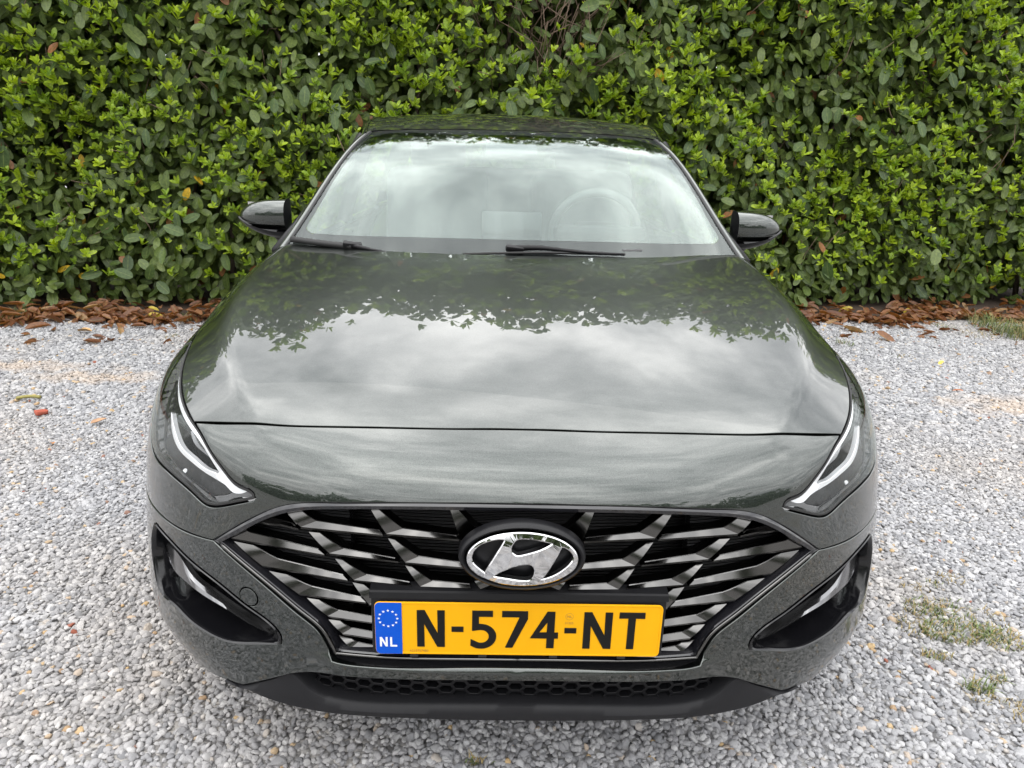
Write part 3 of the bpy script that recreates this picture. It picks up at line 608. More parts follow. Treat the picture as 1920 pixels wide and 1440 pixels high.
def plate_text(name,txt,size,x,z,mat,bold=0,depth=.0022):
    v,f,_=text_geo(txt,size); add(name,at_plate((v+np.array((x,-depth-.0004,z)),f,None)),mat,plate,smooth=False)
# country letters drawn as strokes
def stroke(path,w):
    p=np.array(path,float); d=np.diff(p,axis=0); d/=np.linalg.norm(d,axis=1,keepdims=True); n=np.stack([-d[:,1],d[:,0]],1); L_=[];R_=[]
    for i in range(len(p)):
        if i==0: m_=n[0]; s_=1
        elif i==len(p)-1: m_=n[-1]; s_=1
        else: m_=n[i-1]+n[i]; m_/=np.linalg.norm(m_); s_=1/max(.35,np.dot(m_,n[i]))
        L_.append(p[i]+m_*w/2*s_); R_.append(p[i]-m_*w/2*s_)
    return [tuple(q) for q in L_]+[tuple(q) for q in R_[::-1]]
def glyph_N(w,h,s): k=s*1.12; return [(0,0),(0,h),(s*1.05,h),(w-s,h*.36),(w-s,h),(w,h),(w,0),(w-s*1.02,0),(s,h*.64),(s,0)],[]
def glyph_T(w,h,s): return [(0,h),(w,h),(w,h-s*.95),(w/2+s/2,h-s*.95),(w/2+s/2,0),(w/2-s/2,0),(w/2-s/2,h-s*.95),(0,h-s*.95)],[]
def glyph_4(w,h,s): return [(0,h*.27),(w*.60,h),(w*.86,h),(w*.86,h*.43),(w,h*.43),(w,h*.27),(w*.86,h*.27),(w*.86,0),(w*.60,0),(w*.60,h*.27)],[[(w*.30,h*.43),(w*.60,h*.72),(w*.60,h*.43)]]
def glyph_5(w,h,s):
    a=s/2; cx,cy,rx,ry=w*.36,h*.265,w*.64-a,h*.265-a
    arc=[(cx+rx*math.sin(t),cy+.01*h+ry*math.cos(t)) for t in np.linspace(R(-38),R(205),22)]
    return stroke([(w*.88,h-a),(w*.10,h-a),(w*.10,h*.50)]+[(w*.10+.001,h*.50)][:0]+arc,s),[]
def glyph_7(w,h,s): return [(0,h),(w,h),(w,h*.80),(w*.42,0),(w*.16,0),(w*.70,h-s*.98),(0,h-s*.98)],[]
CH=.0775; CZ=-PH/2+.0160
def glyph5b(w,h,s):
    """flag, stem and round bowl as one outline"""
    outer=[(w*.06,h),(w*.86,h),(w*.86,h-s*.95),(w*.06+s*.92,h-s*.95),(w*.06+s*.92,h*.645)]
    cx,cy=w*.40,h*.30; ro=(w*.60,h*.335); ri=(w*.60-s,h*.335-s*.92)
    o1=[(cx+ro[0]*math.sin(t),cy+ro[1]*math.cos(t)) for t in np.linspace(R(8),R(205),22)]
    i1=[(cx+ri[0]*math.sin(t),cy+ri[1]*math.cos(t)) for t in np.linspace(R(200),R(-12),20)]
    return outer+o1+[(0,h*.045),(0,h*.215)]+i1+[(w*.06,h*.455)],[]
for nm,gf,x0,x1 in (('N',glyph_N,.0753,.1240),('5',glyph5b,.1715,.2170),('7',glyph_7,.2274,.2735),('4',glyph_4,.2797,.3290),('N',glyph_N,.3757,.4260),('T',glyph_T,.4387,.4850)):
    o_,h_=gf(x1-x0,CH,.0122); mv=lambda q:[(a+x0-PW/2,b+CZ) for a,b in q]
    add('character',at_plate(poly_prism(mv(o_),[mv(h) for h in h_],.0030,.0007)),M['char'],plate,smooth=False)
for x0,x1 in ((.1370,.1580),(.3410,.3620)):
    add('hyphen',at_plate(poly_prism([(x0-PW/2,-.0055),(x1-PW/2,-.0055),(x1-PW/2,.0045),(x0-PW/2,.0045)],[],.0030,.0007)),M['char'],plate,smooth=False)
for gf,x0,x1 in ((glyph_N,-.2505,-.2365),(None,-.2320,-.2195)):
    w_=x1-x0
    if gf: o_=gf(w_,.0200,.0036)[0]
    else: o_=[(0,0),(0,.02),(.0036,.02),(.0036,.0034),(w_,.0034),(w_,0)]
    add('country_letter',at_plate(poly_prism([(a+x0,b-.0385) for a,b in o_],[],.0036)),M['white'],plate,smooth=False)
plate_text('serial_print','6215727480',.0068,-.180,-.0480,M['faint'],depth=.0017)
plate_text('approval_print','21323',.0062,.0905,.0155,M['faint'],depth=.0017)
plate_text('approval_mark','NL',.0075,.0905,.0290,M['faint'],depth=.0017)
add('approval_ring',at_plate(poly_prism(ell(.0072,.0072,28,(.0905,.0290)),[ell(.0066,.0066,28,(.0905,.0290))],.0018)),M['faint'],plate,smooth=False)
# --- fog lamp pockets
f3=F(fog[:,0],fog[:,1]); fn=snormal(F,fog[:,0],fog[:,1]); fc=fog.mean(0)
def fring(k_,dep):
    q=fc+(fog-fc)*k_; return F(q[:,0],q[:,1])-snormal(F,q[:,0],q[:,1])*dep
fr_=np.stack([fring(1.008,-.0015),fring(.992,-.0035),fring(.972,-.001),fring(.965,.006),fring(.972,.03),fring(.962,.07),fring(.92,.102),fring(.75,.115),fring(.4,.118),fring(.02,.118)])
if area2(fog)<0: pass
for sd_ in (-1,1):
    pk=add('fog_light_pocket',grid_geo(fr_,flip=area2(fog)>0,closed=True),M['pocket'],car,side=sd_,autos=50)
    u_=smooth_path(BLADE_U,.012); l_=smooth_path(BLADE_L,.012); n_=min(len(u_),len(l_)); u_=smooth_path(BLADE_U,1e9) if False else u_
    tt=np.linspace(0,1,40); rs=lambda P:np.stack([np.interp(tt,np.linspace(0,1,len(P)),P[:,i]) for i in range(3)],1)
    u_,l_=rs(u_),rs(l_); bk=np.array((0,.018,-.008))
    add('blade',grid_geo(np.stack([u_+np.array((0,.016,-.002)),u_,u_*.5+l_*.5+np.array((0,-.0015,.001)),l_,l_+np.array((0,.004,-.006)),l_+bk]),flip=True),M['blade'],pk,side=sd_,autos=30)
    lc=np.array((.712,.238,.396)); ax=(R(-6),0,R(38))
    ringp=[(.012,.038),(-.004,.037),(-.010,.033),(-.008,.029),(.002,.027),(.01,.0265)]
    def fl(g): 
        v=np.asarray(g[0]); v=np.stack([v[:,1],v[:,0],v[:,2]],1); return xform((v,[tuple(reversed(q)) for q in g[1]],None),lc,ax)
    add('fog_lamp',fl(lathe_geo(ringp,36)),M['lamp_dark'],pk,side=sd_)
    add('fog_lens',fl(lathe_geo([(.004,.0275),(-.003,.020),(-.006,.011),(-.007,.0005)],36)),M['lens'],pk,side=sd_)
    add('fog_reflector',fl(lathe_geo([(.006,.0275),(.018,.018),(.022,.0005)],36)),M['lamp_chrome'],pk,side=sd_)
    sc_=np.array((.681,.214,.364)); bz=[(.014,.026),(.0,.024),(-.004,.018),(.004,.012),(.012,.001)]
    g_=lathe_geo(bz,28); v=np.asarray(g_[0]); v=np.stack([v[:,1],v[:,0],v[:,2]],1); add('air_duct',xform((v,[tuple(reversed(q)) for q in g_[1]],None),sc_,ax),M['black_gloss'],pk,side=sd_)
# --- lower intake and lip
zt=Spline([0,.2,.335,.37,.408,.437,.47,.51,.553,.60],[.294,.286,.279,.282,.299,.325,.310,.288,.266,.262]); zb=Spline([0,.25,.355,.43,.51,.553,.60],[.256,.250,.244,.243,.249,.255,.258])
ls=np.linspace(0,.60,60); lr=[]
for o,zf in ((-.11,lambda s:np.maximum(zt(s)*.35+.185,zt(s)-.02)),(-.05,lambda s:zt(s)-.004),(-.016,lambda s:zt(s)+.001),(-.008,lambda s:zt(s)-.003),(-.002,lambda s:zt(s)*.55+zb(s)*.45),(-.006,lambda s:zb(s)+.004),(-.016,lambda s:zb(s)-.003),(-.12,lambda s:zb(s)-.015)):
    p,n=plan(ls); q=p+n*(o+.006*sstep(.4,.6,ls))[:,None]; lr.append(np.stack([q[:,0],q[:,1],zf(ls)],1))
lip=add('front_lip',grid_geo(np.array(lr),flip=True),M['black_plastic'],car,side=0,autos=40)
ib=np.linspace(0,.46,30); p,n=plan(ib); q=p-n*.085; low=np.stack([np.stack([q[:,0],q[:,1],np.full(30,z)],1) for z in (.24,.372)])
back=add('lower_intake',grid_geo(low,flip=False),M['black_plastic'],car,side=0)
hexw,hexh=.0345,.0205
hx=[(-hexw/2,0),(-hexw/4*1.15,hexh/2),(hexw/4*1.15,hexh/2),(hexw/2,0),(hexw/4*1.15,-hexh/2),(-hexw/4*1.15,-hexh/2)]
hg=poly_prism(hx,[[(a*.84,b*.78) for a,b in hx]],.014,.0006); hm=None
for r_ in range(5):
    for i in range(-17,18):
        x=(i+.0)*hexw*.79; z=.272+r_*hexh*1.0+(hexh/2 if i%2 else 0)
        if abs(x)>.44 or z>.356 or z<.268: continue
        if hm is None:
            o=add('mesh_cell',hg,M['satin_black'],back,smooth=False); hm=o.data
        else: o=put(bpy.data.objects.new('mesh_cell',hm),back)
        pl,nn=plan(np.array(math.copysign(float(np.interp(abs(x),PLAN(ib)[:,0],ib)),x))); o.location=(pl[0]-nn[0]*.05,pl[1]-nn[1]*.05,z); o.rotation_euler=(0,0,math.atan2(nn[0],-nn[1]))
# --- windscreen, pillars, roof
def WS(u,v,off=0.):
    u=np.asarray(u,float); v=np.asarray(v,float); a=np.abs(u)
    hw=.735+(.572-.735)*v; cy=1.075+.815*v; cz=.957+.405*v+.030*np.sin(np.pi*np.clip(v,0,1.05)**1.6)
    dy=(.165*(1-v)+.062*v)*(.6*a**2+.4*a**4.5); dz=(.020*(1-v)-.018*v)*(.6*a**2+.4*a**4.5)
    return np.stack([u*hw,cy+dy,cz+dz-off],-1)
uu=np.linspace(-1,1,61); vv=np.linspace(0,1,41); UU,VV=np.meshgrid(uu,vv)
ws=add('windscreen',grid_geo(WS(UU,VV)),M['glass'],car)
K2=(.65,.9)
clear=loop([(-.925,.116),(-.637,.140),(0,.157),(.637,.140),(.925,.116)],[(.925,.116),(.962,.135),(.972,.18),(.978,.4),(.975,.7),(.965,.90)],[(.965,.90),(.93,.940),(.5,.950),(0,.952),(-.5,.950),(-.93,.940),(-.965,.90)],[(-.965,.90),(-.975,.7),(-.978,.4),(-.972,.18),(-.962,.135),(-.925,.116)],k=K2,step=.02)
fo_=loop([(-1,0),(0,0),(1,0)],SEC((1,0),(1,1)),[(1,1),(0,1),(-1,1)],SEC((-1,1),(-1,0)),k=K2,step=.02)
g_=panel_geo(lambda u,v:WS(u,v,.004),fo_,holes=[clear],k=K2,step=.03,gap=0,depth=0); mesh_obj('ceramic_border',g_[0],g_[1],M['frit'],ws,normals=g_[2])
fl2=panel_geo(lambda u,v:WS(u,v,.0035),clear,k=K2,step=.03,gap=-.001,depth=0); mesh_obj('coated_film',fl2[0],fl2[1],M['film'],ws,normals=fl2[2])
cam_=box_geo((-.01,1.765,1.285),(.20,.08,.03),(R(27),0,0),.01); add('sensor_housing',cam_,M['lamp_grey'],ws,autos=40)
vw=np.array([WS(u,.092,-.0012) for u in np.linspace(.475,.565,6)]); vw2=np.array([WS(u,.101,-.0012) for u in np.linspace(.475,.565,6)])
add('serial_window',grid_geo(np.stack([vw,vw2])),M['lamp_grey'],ws)
def pillar(t):
    """rows across the A-pillar from windscreen gap to door window"""
    e=WS(np.ones_like(t)*1.0,t); o=[]
    for dx,dy,dz in ((.004,.004,-.03),(.006,.006,.000),(.012,.012,.006),(.026,.03,.004),(.040,.052,-.008),(.046,.075,-.03)):
        k_=1.0-.15*t; o.append(e+np.stack([dx*k_+0*t,dy*k_,dz*k_],1))
    return np.array(o)
tv=np.linspace(-.08,1.0,30)
for sd_ in (-1,1):
    pl=add('a_pillar',grid_geo(pillar(tv),flip=True),M['paint'],car,side=sd_,autos=70)
    e=WS(np.ones(30)*1.0,tv)+np.array((.001,.002,.001)); add('window_seal',tube_geo(e,.0055,6),M['seal'],pl,side=sd_)
rc=Spline([1.90,2.1,2.4,2.75,3.2,3.7,4.0],[1.3655,1.405,1.441,1.452,1.446,1.405,1.36]); rw=Spline([1.90,2.1,2.4,2.9,3.4,4.0],[.578,.602,.622,.632,.625,.58])
ry=np.linspace(0,1,30); ru=np.concatenate([np.linspace(-1,1,41)])
RY,RU=np.meshgrid(ry,ru,indexing='ij'); yy=1.897+RY*2.1+.062*np.abs(RU)**2.2*(1-RY); RX=RU*rw(yy); RZ=rc(yy)-.030*np.abs(RU)**2.6-.0
roof=add('roof',grid_geo(np.stack([RX,yy,RZ],-1)),M['paint'],car)
edge=np.stack([np.stack([WS(u,1.0)+np.array((0,.006,-.01)) for u in uu]),np.stack([WS(u,1.0)+np.array((0,.008,.001)) for u in uu])]); add('header_seal',grid_geo(edge),M['seal'],roof)
for sd_ in (1,-1):
    ys_=np.linspace(1.93,3.95,30); w_=rw(ys_); z_=rc(ys_)-.030
    rail=np.stack([np.stack([w_+a,ys_+b,z_+c],1) for a,b,c in ((.001,0,-.010),(.003,0,.003),(.016,.012,.000),(.032,.02,-.018),(.040,.02,-.045))]); add('roof_rail',grid_geo(rail,flip=True),M['paint'],roof,side=sd_,autos=70)
# --- body sides and rear
def SIDE(y,z):
    y=np.asarray(y,float); z=np.asarray(z,float); t=np.clip((z-.68)/.27,0,1)
    x=.892-.085*t**2.2-.03*np.clip((.32-z)/.12,0,1)**2; x=x-.10*np.clip((y-3.6)/.75,0,1)**2.4-.006*np.sin(np.clip((z-.45)/.2,0,1)*math.pi)
    return np.stack([x,y,z],-1)
def box_loop(y0,y1,z0,z1): return loop(SEC((y0,z0),(y1,z0)),SEC((y1,z0),(y1,z1)),SEC((y1,z1),(y0,z1)),SEC((y0,z1),(y0,z0)),step=.05)
ra=[(3.555+.345*math.cos(t),.32+.345*math.sin(t)) for t in np.linspace(math.pi-.29,.29,14)][::-1]
quarter=loop(SEC((3.36,.66),(3.36,.95)),SEC((3.36,.95),(4.28,.93)),SEC((4.28,.93),(4.30,.30)),SEC((4.30,.30),(3.90,.25)),ra+[(3.24,.42)],SEC((3.24,.42),(3.36,.66)),step=.05)
glass_o=lambda y0,y1,y2,y3:loop(SEC((y0,0),(y1,0)),SEC((y1,0),(y2,1)),SEC((y2,1),(y3,1)),SEC((y3,1),(y0,0)),step=.05)
def GLS(y,t):
    y=np.asarray(y,float); t=np.asarray(t,float); b=SIDE(y,np.full(y.shape,.945)); tx=rw(np.clip(y,1.9,4.0))+.034; tz=rc(np.clip(y,1.9,4.0))-.07
    return np.stack([b[...,0]*(1-t)+tx*t+.012*np.sin(np.pi*t),y,.945*(1-t)+tz*t],-1)
for sd_ in (-1,1):
    d1=panel('front_door',lambda y,z:SIDE(y,z),box_loop(1.425,2.45,.20,.945),M['paint'],car,side=sd_,step=.05,gap=.002,r=.003,depth=.03)
    panel('window',GLS,glass_o(1.47,2.43,2.40,2.02),M['side_glass'],d1,side=sd_,step=.06,gap=0,depth=0)
    fr=np.array([GLS(np.array(y),np.array(t))+np.array((.002,0,0)) for y,t in ((1.40,-.02),(1.55,.18),(1.75,.5),(1.90,.80),(2.02,1.02))]); add('window_frame',tube_geo(fr,.018,8),M['satin_black'],d1,side=sd_)
    add('b_pillar',tube_geo(np.array([GLS(np.array(2.44),np.array(t))+np.array((-.012,0,0)) for t in np.linspace(0,1,6)]),.035,8),M['satin_black'],d1,side=sd_)
    hd=np.array([SIDE(np.array(y),np.array(.80))+np.array((o,0,0)) for y,o in ((2.16,.005),(2.19,.03),(2.27,.036),(2.35,.03),(2.38,.005))]); add('door_handle',tube_geo(hd,.011,8),M['paint'],d1,side=sd_)
    d2=panel('rear_door',lambda y,z:SIDE(y,z),loop(SEC((2.452,.20),(3.17,.20)),SEC((3.17,.20),(3.35,.66)),SEC((3.35,.66),(3.352,.945)),SEC((3.352,.945),(2.452,.945)),SEC((2.452,.945),(2.452,.20)),step=.05),M['paint'],car,side=sd_,step=.05,gap=.002,r=.003,depth=.03)
    panel('window',GLS,glass_o(2.47,3.42,3.34,2.47),M['side_glass'],d2,side=sd_,step=.06,gap=0,depth=0)
    q_=panel('rear_quarter',lambda y,z:SIDE(y,z),quarter,M['paint'],car,side=sd_,step=.05,gap=.002,r=.003,depth=.03)
    panel('c_pillar',GLS,glass_o(3.43,4.20,3.90,3.35),M['paint'],q_,side=sd_,step=.06,gap=0,depth=0)
ty=[(4.30,.28),(4.345,.42),(4.345,.60),(4.30,.80),(4.26,.93)]
bk_=np.array([[(u*(.80-.05*abs(u)**4)*1.0,y-.10*abs(u)**3,z) for u in np.linspace(-1,1,21)] for y,z in ty]); add('tailgate',grid_geo(bk_,flip=True),M['paint'],car)
rg=np.array([[(u*w_,y-.03*abs(u)**2,z) for u in np.linspace(-1,1,15)] for y,z,w_ in ((4.26,.93,.74),(4.15,1.12,.68),(3.99,1.35,.57))]); add('rear_window',grid_geo(rg,flip=True),M['side_glass'],car)
fl_=np.array([[(x,y,.20) for x in (-.80,.80)] for y in (.35,4.25)]); add('underbody',grid_geo(fl_),M['seal'],car,smooth=False)
bh=np.array([[(x,.42,z) for x in (-.70,.70)] for z in (.20,.74)]); add('engine_bay_wall',grid_geo(bh),M['seal'],car,smooth=False)
# --- wheels
for cx in (-1,1):
    for cy in (.905,3.555):
        tyre=[(.10,.215),(.105,.25),(.10,.292),(.085,.309),(.05,.315),(-.05,.315),(-.085,.309),(-.10,.292),(-.105,.25),(-.10,.215)]
        w_=add('wheel',xform(lathe_geo(tyre),(cx*.775,cy,.315)),M['tyre'],car); 
        disc=[(.085,.215),(.06,.205),(.04,.19),(-.08,.19)]; 
        if cx<0: disc=[(-a,r) for a,r in disc]
        add('rim',xform(lathe_geo(disc),(cx*.775,cy,.315)),M['rim'],w_)
        for k in range(5):
            a=2*math.pi*k/5
            for da in (-.13,.13):
                sp=np.array([(cx*.07,.03*math.cos(a),.03*math.sin(a)),(cx*.078,.11*math.cos(a+da*.8),.11*math.sin(a+da*.8)),(cx*.07,.205*math.cos(a+da),.205*math.sin(a+da))])+np.array((cx*.775,cy,.315)); add('spoke',tube_geo(sp,(.022,.016,.018),6),M['rim'],w_)
        add('hub',xform(lathe_geo([(cx*.05,.06),(cx*.085,.045),(cx*.088,.001)],20),(cx*.775,cy,.315)),M['rim'],w_)
    li=[]
    for t in np.linspace(-.25,math.pi+.25,24): li.append([(cx*x,.905-.36*math.cos(t),.32+.36*math.sin(t)) for x in (.60,.885)])
    add('wheel_arch_liner',grid_geo(np.array(li)),M['seal'],car)
# --- mirrors
def mshell(z0,z1,x0=.832,x1=1.022,nx=22,na=28,yc=1.63):
    rows=[]
    for t in np.linspace(0,1,nx):
        x=x0+(x1-x0)*t; k_=math.sqrt(max(0,1-max(0,(t-.15)/.85)**2.6)) if t>.15 else 1.0
        zt_=1.030+(z1-1.030)*(k_**.9)-.012*t*(1-k_*.3); zb_=1.030-(1.030-z0)*k_**.8
        r=[]
        for a in np.linspace(0,2*math.pi,na,endpoint=False):
            c,s_=math.cos(a),math.sin(a); yy_=-abs(c)**.8*math.copysign(1,c)*.062*k_-.0*t if c>0 else abs(c)**.4*.040*k_
            zz_=(zt_+zb_)/2+(zt_-zb_)/2*math.copysign(abs(s_)**.8,s_); r.append((x,yc+yy_+.035*t*t,zz_))
        rows.append(r)
    return np.array(rows)
for sd_ in (-1,1):
    ms=mshell(.985,1.098); mi_=add('door_mirror',grid_geo(ms,closed=True,flip=True),M['paint'],car,side=sd_)
    inner=np.array([ms[0].mean(0)+(ms[0]-ms[0].mean(0))*k_+np.array((-.012*(1-k_)-.001,0,0)) for k_ in (1.02,.92,.6,.02)]); add('inner_shell',grid_geo(inner,closed=True),M['satin_black'],mi_,side=sd_)
    lowr=[]
    for t in np.linspace(0,1,18):
        x=.835+.180*t; k_=math.sqrt(max(0,1-max(0,(t-.1)/.9)**2.4)) if t>.1 else 1; zc=.984+.034*t**1.6
        lowr.append([(x,1.63-.066*k_*math.cos(a)+.035*t*t,zc-(.030*k_*math.sin(a))-.0) for a in np.linspace(0,math.pi,12)])
    add('lower_shell',grid_geo(np.array(lowr),flip=True),M['satin_black'],mi_,side=sd_)
    sg=np.array([(.955+.062*t,1.63-.062*math.sqrt(max(.02,1-((.955+.062*t-.86)/.165)**2.6))+.035*((.123+.062*t)/.19)**2-.004,1.004+.024*t**1.3) for t in np.linspace(0,1,12)]); add('side_turn_signal',tube_geo(sg,np.linspace(.002,.0045,12),6),M['lamp_grey'],mi_,side=sd_)
    arm=np.array([(.79,1.60,.935),(.825,1.61,.952),(.87,1.625,.972)]); add('mirror_arm',tube_geo(arm,(.034,.030,.024),10),M['satin_black'],mi_,side=sd_)
    mg=np.array([ms[3:20,18:26]]) if False else None
    gl=[[(.85+.15*a,1.676+.02*a,1.0+.08*b-.0*a) for a in np.linspace(0,1,5)] for b in np.linspace(0,1,4)]; add('mirror_glass',grid_geo(np.array(gl)),M['chrome'],mi_,side=sd_)
# --- wipers and cowl
cwl=[]
for y_o,zo in ((-.012,-.035),(.03,-.03),(.10,-.02)): cwl.append([(x,np.interp(abs(x),[p[0] for p in cw],[p[1] for p in cw])+y_o,float(hood_z(abs(x),1.12))+zo) for x in np.linspace(-.74,.74,31)])
add('cowl',grid_geo(np.array(cwl)),M['black_plastic'],car)
def wsp(u,v,h=.012): return WS(np.array(u),np.array(v))+np.array((0,-h*.45,h*.9))
def wiper(arm,radii,hub,blade,brad):
    p=np.array([wsp(u,v,h) for u,v,h in arm]); w_=add('wiper',tube_geo(smooth_path(p,.02),np.interp(np.linspace(0,1,len(smooth_path(p,.02))),np.linspace(0,1,len(radii)),radii),8),M['satin_black'],car)
    g=box_geo((0,0,0),(.058,.022,.020),bev=.006); add('pivot_cover',xform(g,tuple(wsp(*hub)),(R(22),R(6),R(6))),M['satin_black'],w_,autos=40)
    b=np.array([wsp(u,v,h) for u,v,h in blade]); add('wiper_blade',tube_geo(smooth_path(b,.03),brad,6),M['seal'],w_)
wiper([(-.70,.052,.012),(-.60,.040,.010),(-.45,.022,.008)],(.007,.005,.003),(-.70,.055,.012),[(-.985,.036,.012),(-.85,.043,.012),(-.70,.048,.010)],.0105)
wiper([(.0,.086,.012),(.10,.088,.014),(.25,.074,.012),(.47,.060,.010)],(.010,.007,.006,.004),(.0,.084,.012),[(-.22,.050,.008),(.1,.070,.008),(.475,.062,.008)],.0045)
# --- interior seen through the glass
dash=add('dashboard',box_geo((0,1.62,.905),(1.36,.55,.10),(R(-3),0,0),.03),M['interior'],car,autos=40)
add('instrument_hood',box_geo((.35,1.80,.985),(.36,.16,.06),(R(-6),0,0),.025),M['interior'],dash,autos=40)
add('screen',box_geo((0,1.80,1.0),(.24,.02,.12),(R(-12),0,0),.008),M['black_gloss'],dash,autos=40)
def circ(c,r,tilt,n=40): return np.array([(c[0]+r*math.cos(t),c[1]+r*math.sin(t)*math.sin(tilt),c[2]+r*math.sin(t)*math.cos(tilt)) for t in np.linspace(0,2*math.pi,n,endpoint=False)])
sw=add('steering_wheel',tube_geo(circ((.36,2.02,.965),.182,R(-22)),.017,10,closed=True),M['wheel_rim'],car)
add('wheel_boss',box_geo((.36,2.03,.95),(.17,.05,.12),(R(-22),0,0),.02),M['interior'],sw,autos=40)
for a in (-1,1): add('wheel_spoke',box_geo((.36+a*.12,2.025,.965),(.10,.03,.035),(R(-22),0,0),.01),M['interior'],sw,autos=40)
for cx in (-.36,.36):
    st=add('front_seat',box_geo((cx,2.55,.90),(.50,.14,.62),(R(-14),0,0),.06),M['seat'],car,autos=60); add('seat_base',box_geo((cx,2.30,.60),(.50,.50,.16),(0,0,0),.05),M['seat'],st,autos=60)
    add('headrest',box_geo((cx,2.66,1.27),(.27,.10,.18),(R(-12),0,0),.045),M['seat'],st,autos=60)
add('rear_seat',box_geo((0,3.35,.86),(1.25,.16,.66),(R(-16),0,0),.06),M['seat'],car,autos=60)
hl=np.stack([RX*.96,yy+.03,RZ-.035],-1); add('headliner',grid_geo(hl,flip=True),M['trim_light'],car)
flr=np.array([[(x,y,.30) for x in (-.78,.78)] for y in (1.35,4.1)]); add('cabin_floor',grid_geo(flr),M['interior'],car,smooth=False)
fw_=np.array([[(x,1.36,z) for x in (-.78,.78)] for z in (.30,.88)]); add('firewall',grid_geo(fw_,flip=True),M['interior'],car,smooth=False)
# ================================================================ ground
def gravel_bed_mat():
    m,nt,p=nodes('gravel_bed'); L=nt.links.new; N_=nt.nodes.new
    tc=N_('ShaderNodeTexCoord'); v=N_('ShaderNodeTexVoronoi'); v.inputs['Scale'].default_value=55; L(tc.outputs['Object'],v.inputs['Vector'])
    s=N_('ShaderNodeSeparateColor'); L(v.outputs['Color'],s.inputs[0])
    r=N_('ShaderNodeValToRGB'); e=r.color_ramp.elements; e[0].color=(.12,.12,.125,1); e[1].color=(.42,.415,.41,1); q=e.new(.5); q.color=(.25,.25,.255,1); L(s.outputs[0],r.inputs[0])
    n=N_('ShaderNodeTexNoise'); n.inputs['Scale'].default_value=1.1; n.inputs['Detail'].default_value=6; L(tc.outputs['Object'],n.inputs['Vector'])
    r2=N_('ShaderNodeValToRGB'); e=r2.color_ramp.elements; e[0].position=.35; e[0].color=(1,1,1,1); e[1].position=.7; e[1].color=(.86,.80,.72,1); L(n.outputs['Fac'],r2.inputs[0])
    mx=N_('ShaderNodeMix'); mx.data_type='RGBA'; mx.blend_type='MULTIPLY'; mx.inputs[0].default_value=1; L(r.outputs[0],mx.inputs[6]); L(r2.outputs[0],mx.inputs[7]); L(mx.outputs[2],p.inputs['Base Color'])
    pset(p,Roughness=.85)
    b=N_('ShaderNodeBump'); b.inputs['Strength'].default_value=1; b.inputs['Distance'].default_value=.012; b.invert=True; L(v.outputs['Distance'],b.inputs['Height']); L(b.outputs[0],p.inputs['Normal'])
    return m
ground=mesh_obj('gravel_ground',[(-90,-90,0),(90,-90,0),(90,90,0),(-90,90,0)],[(0,1,2,3)],gravel_bed_mat()); tag(ground,kind='structure')
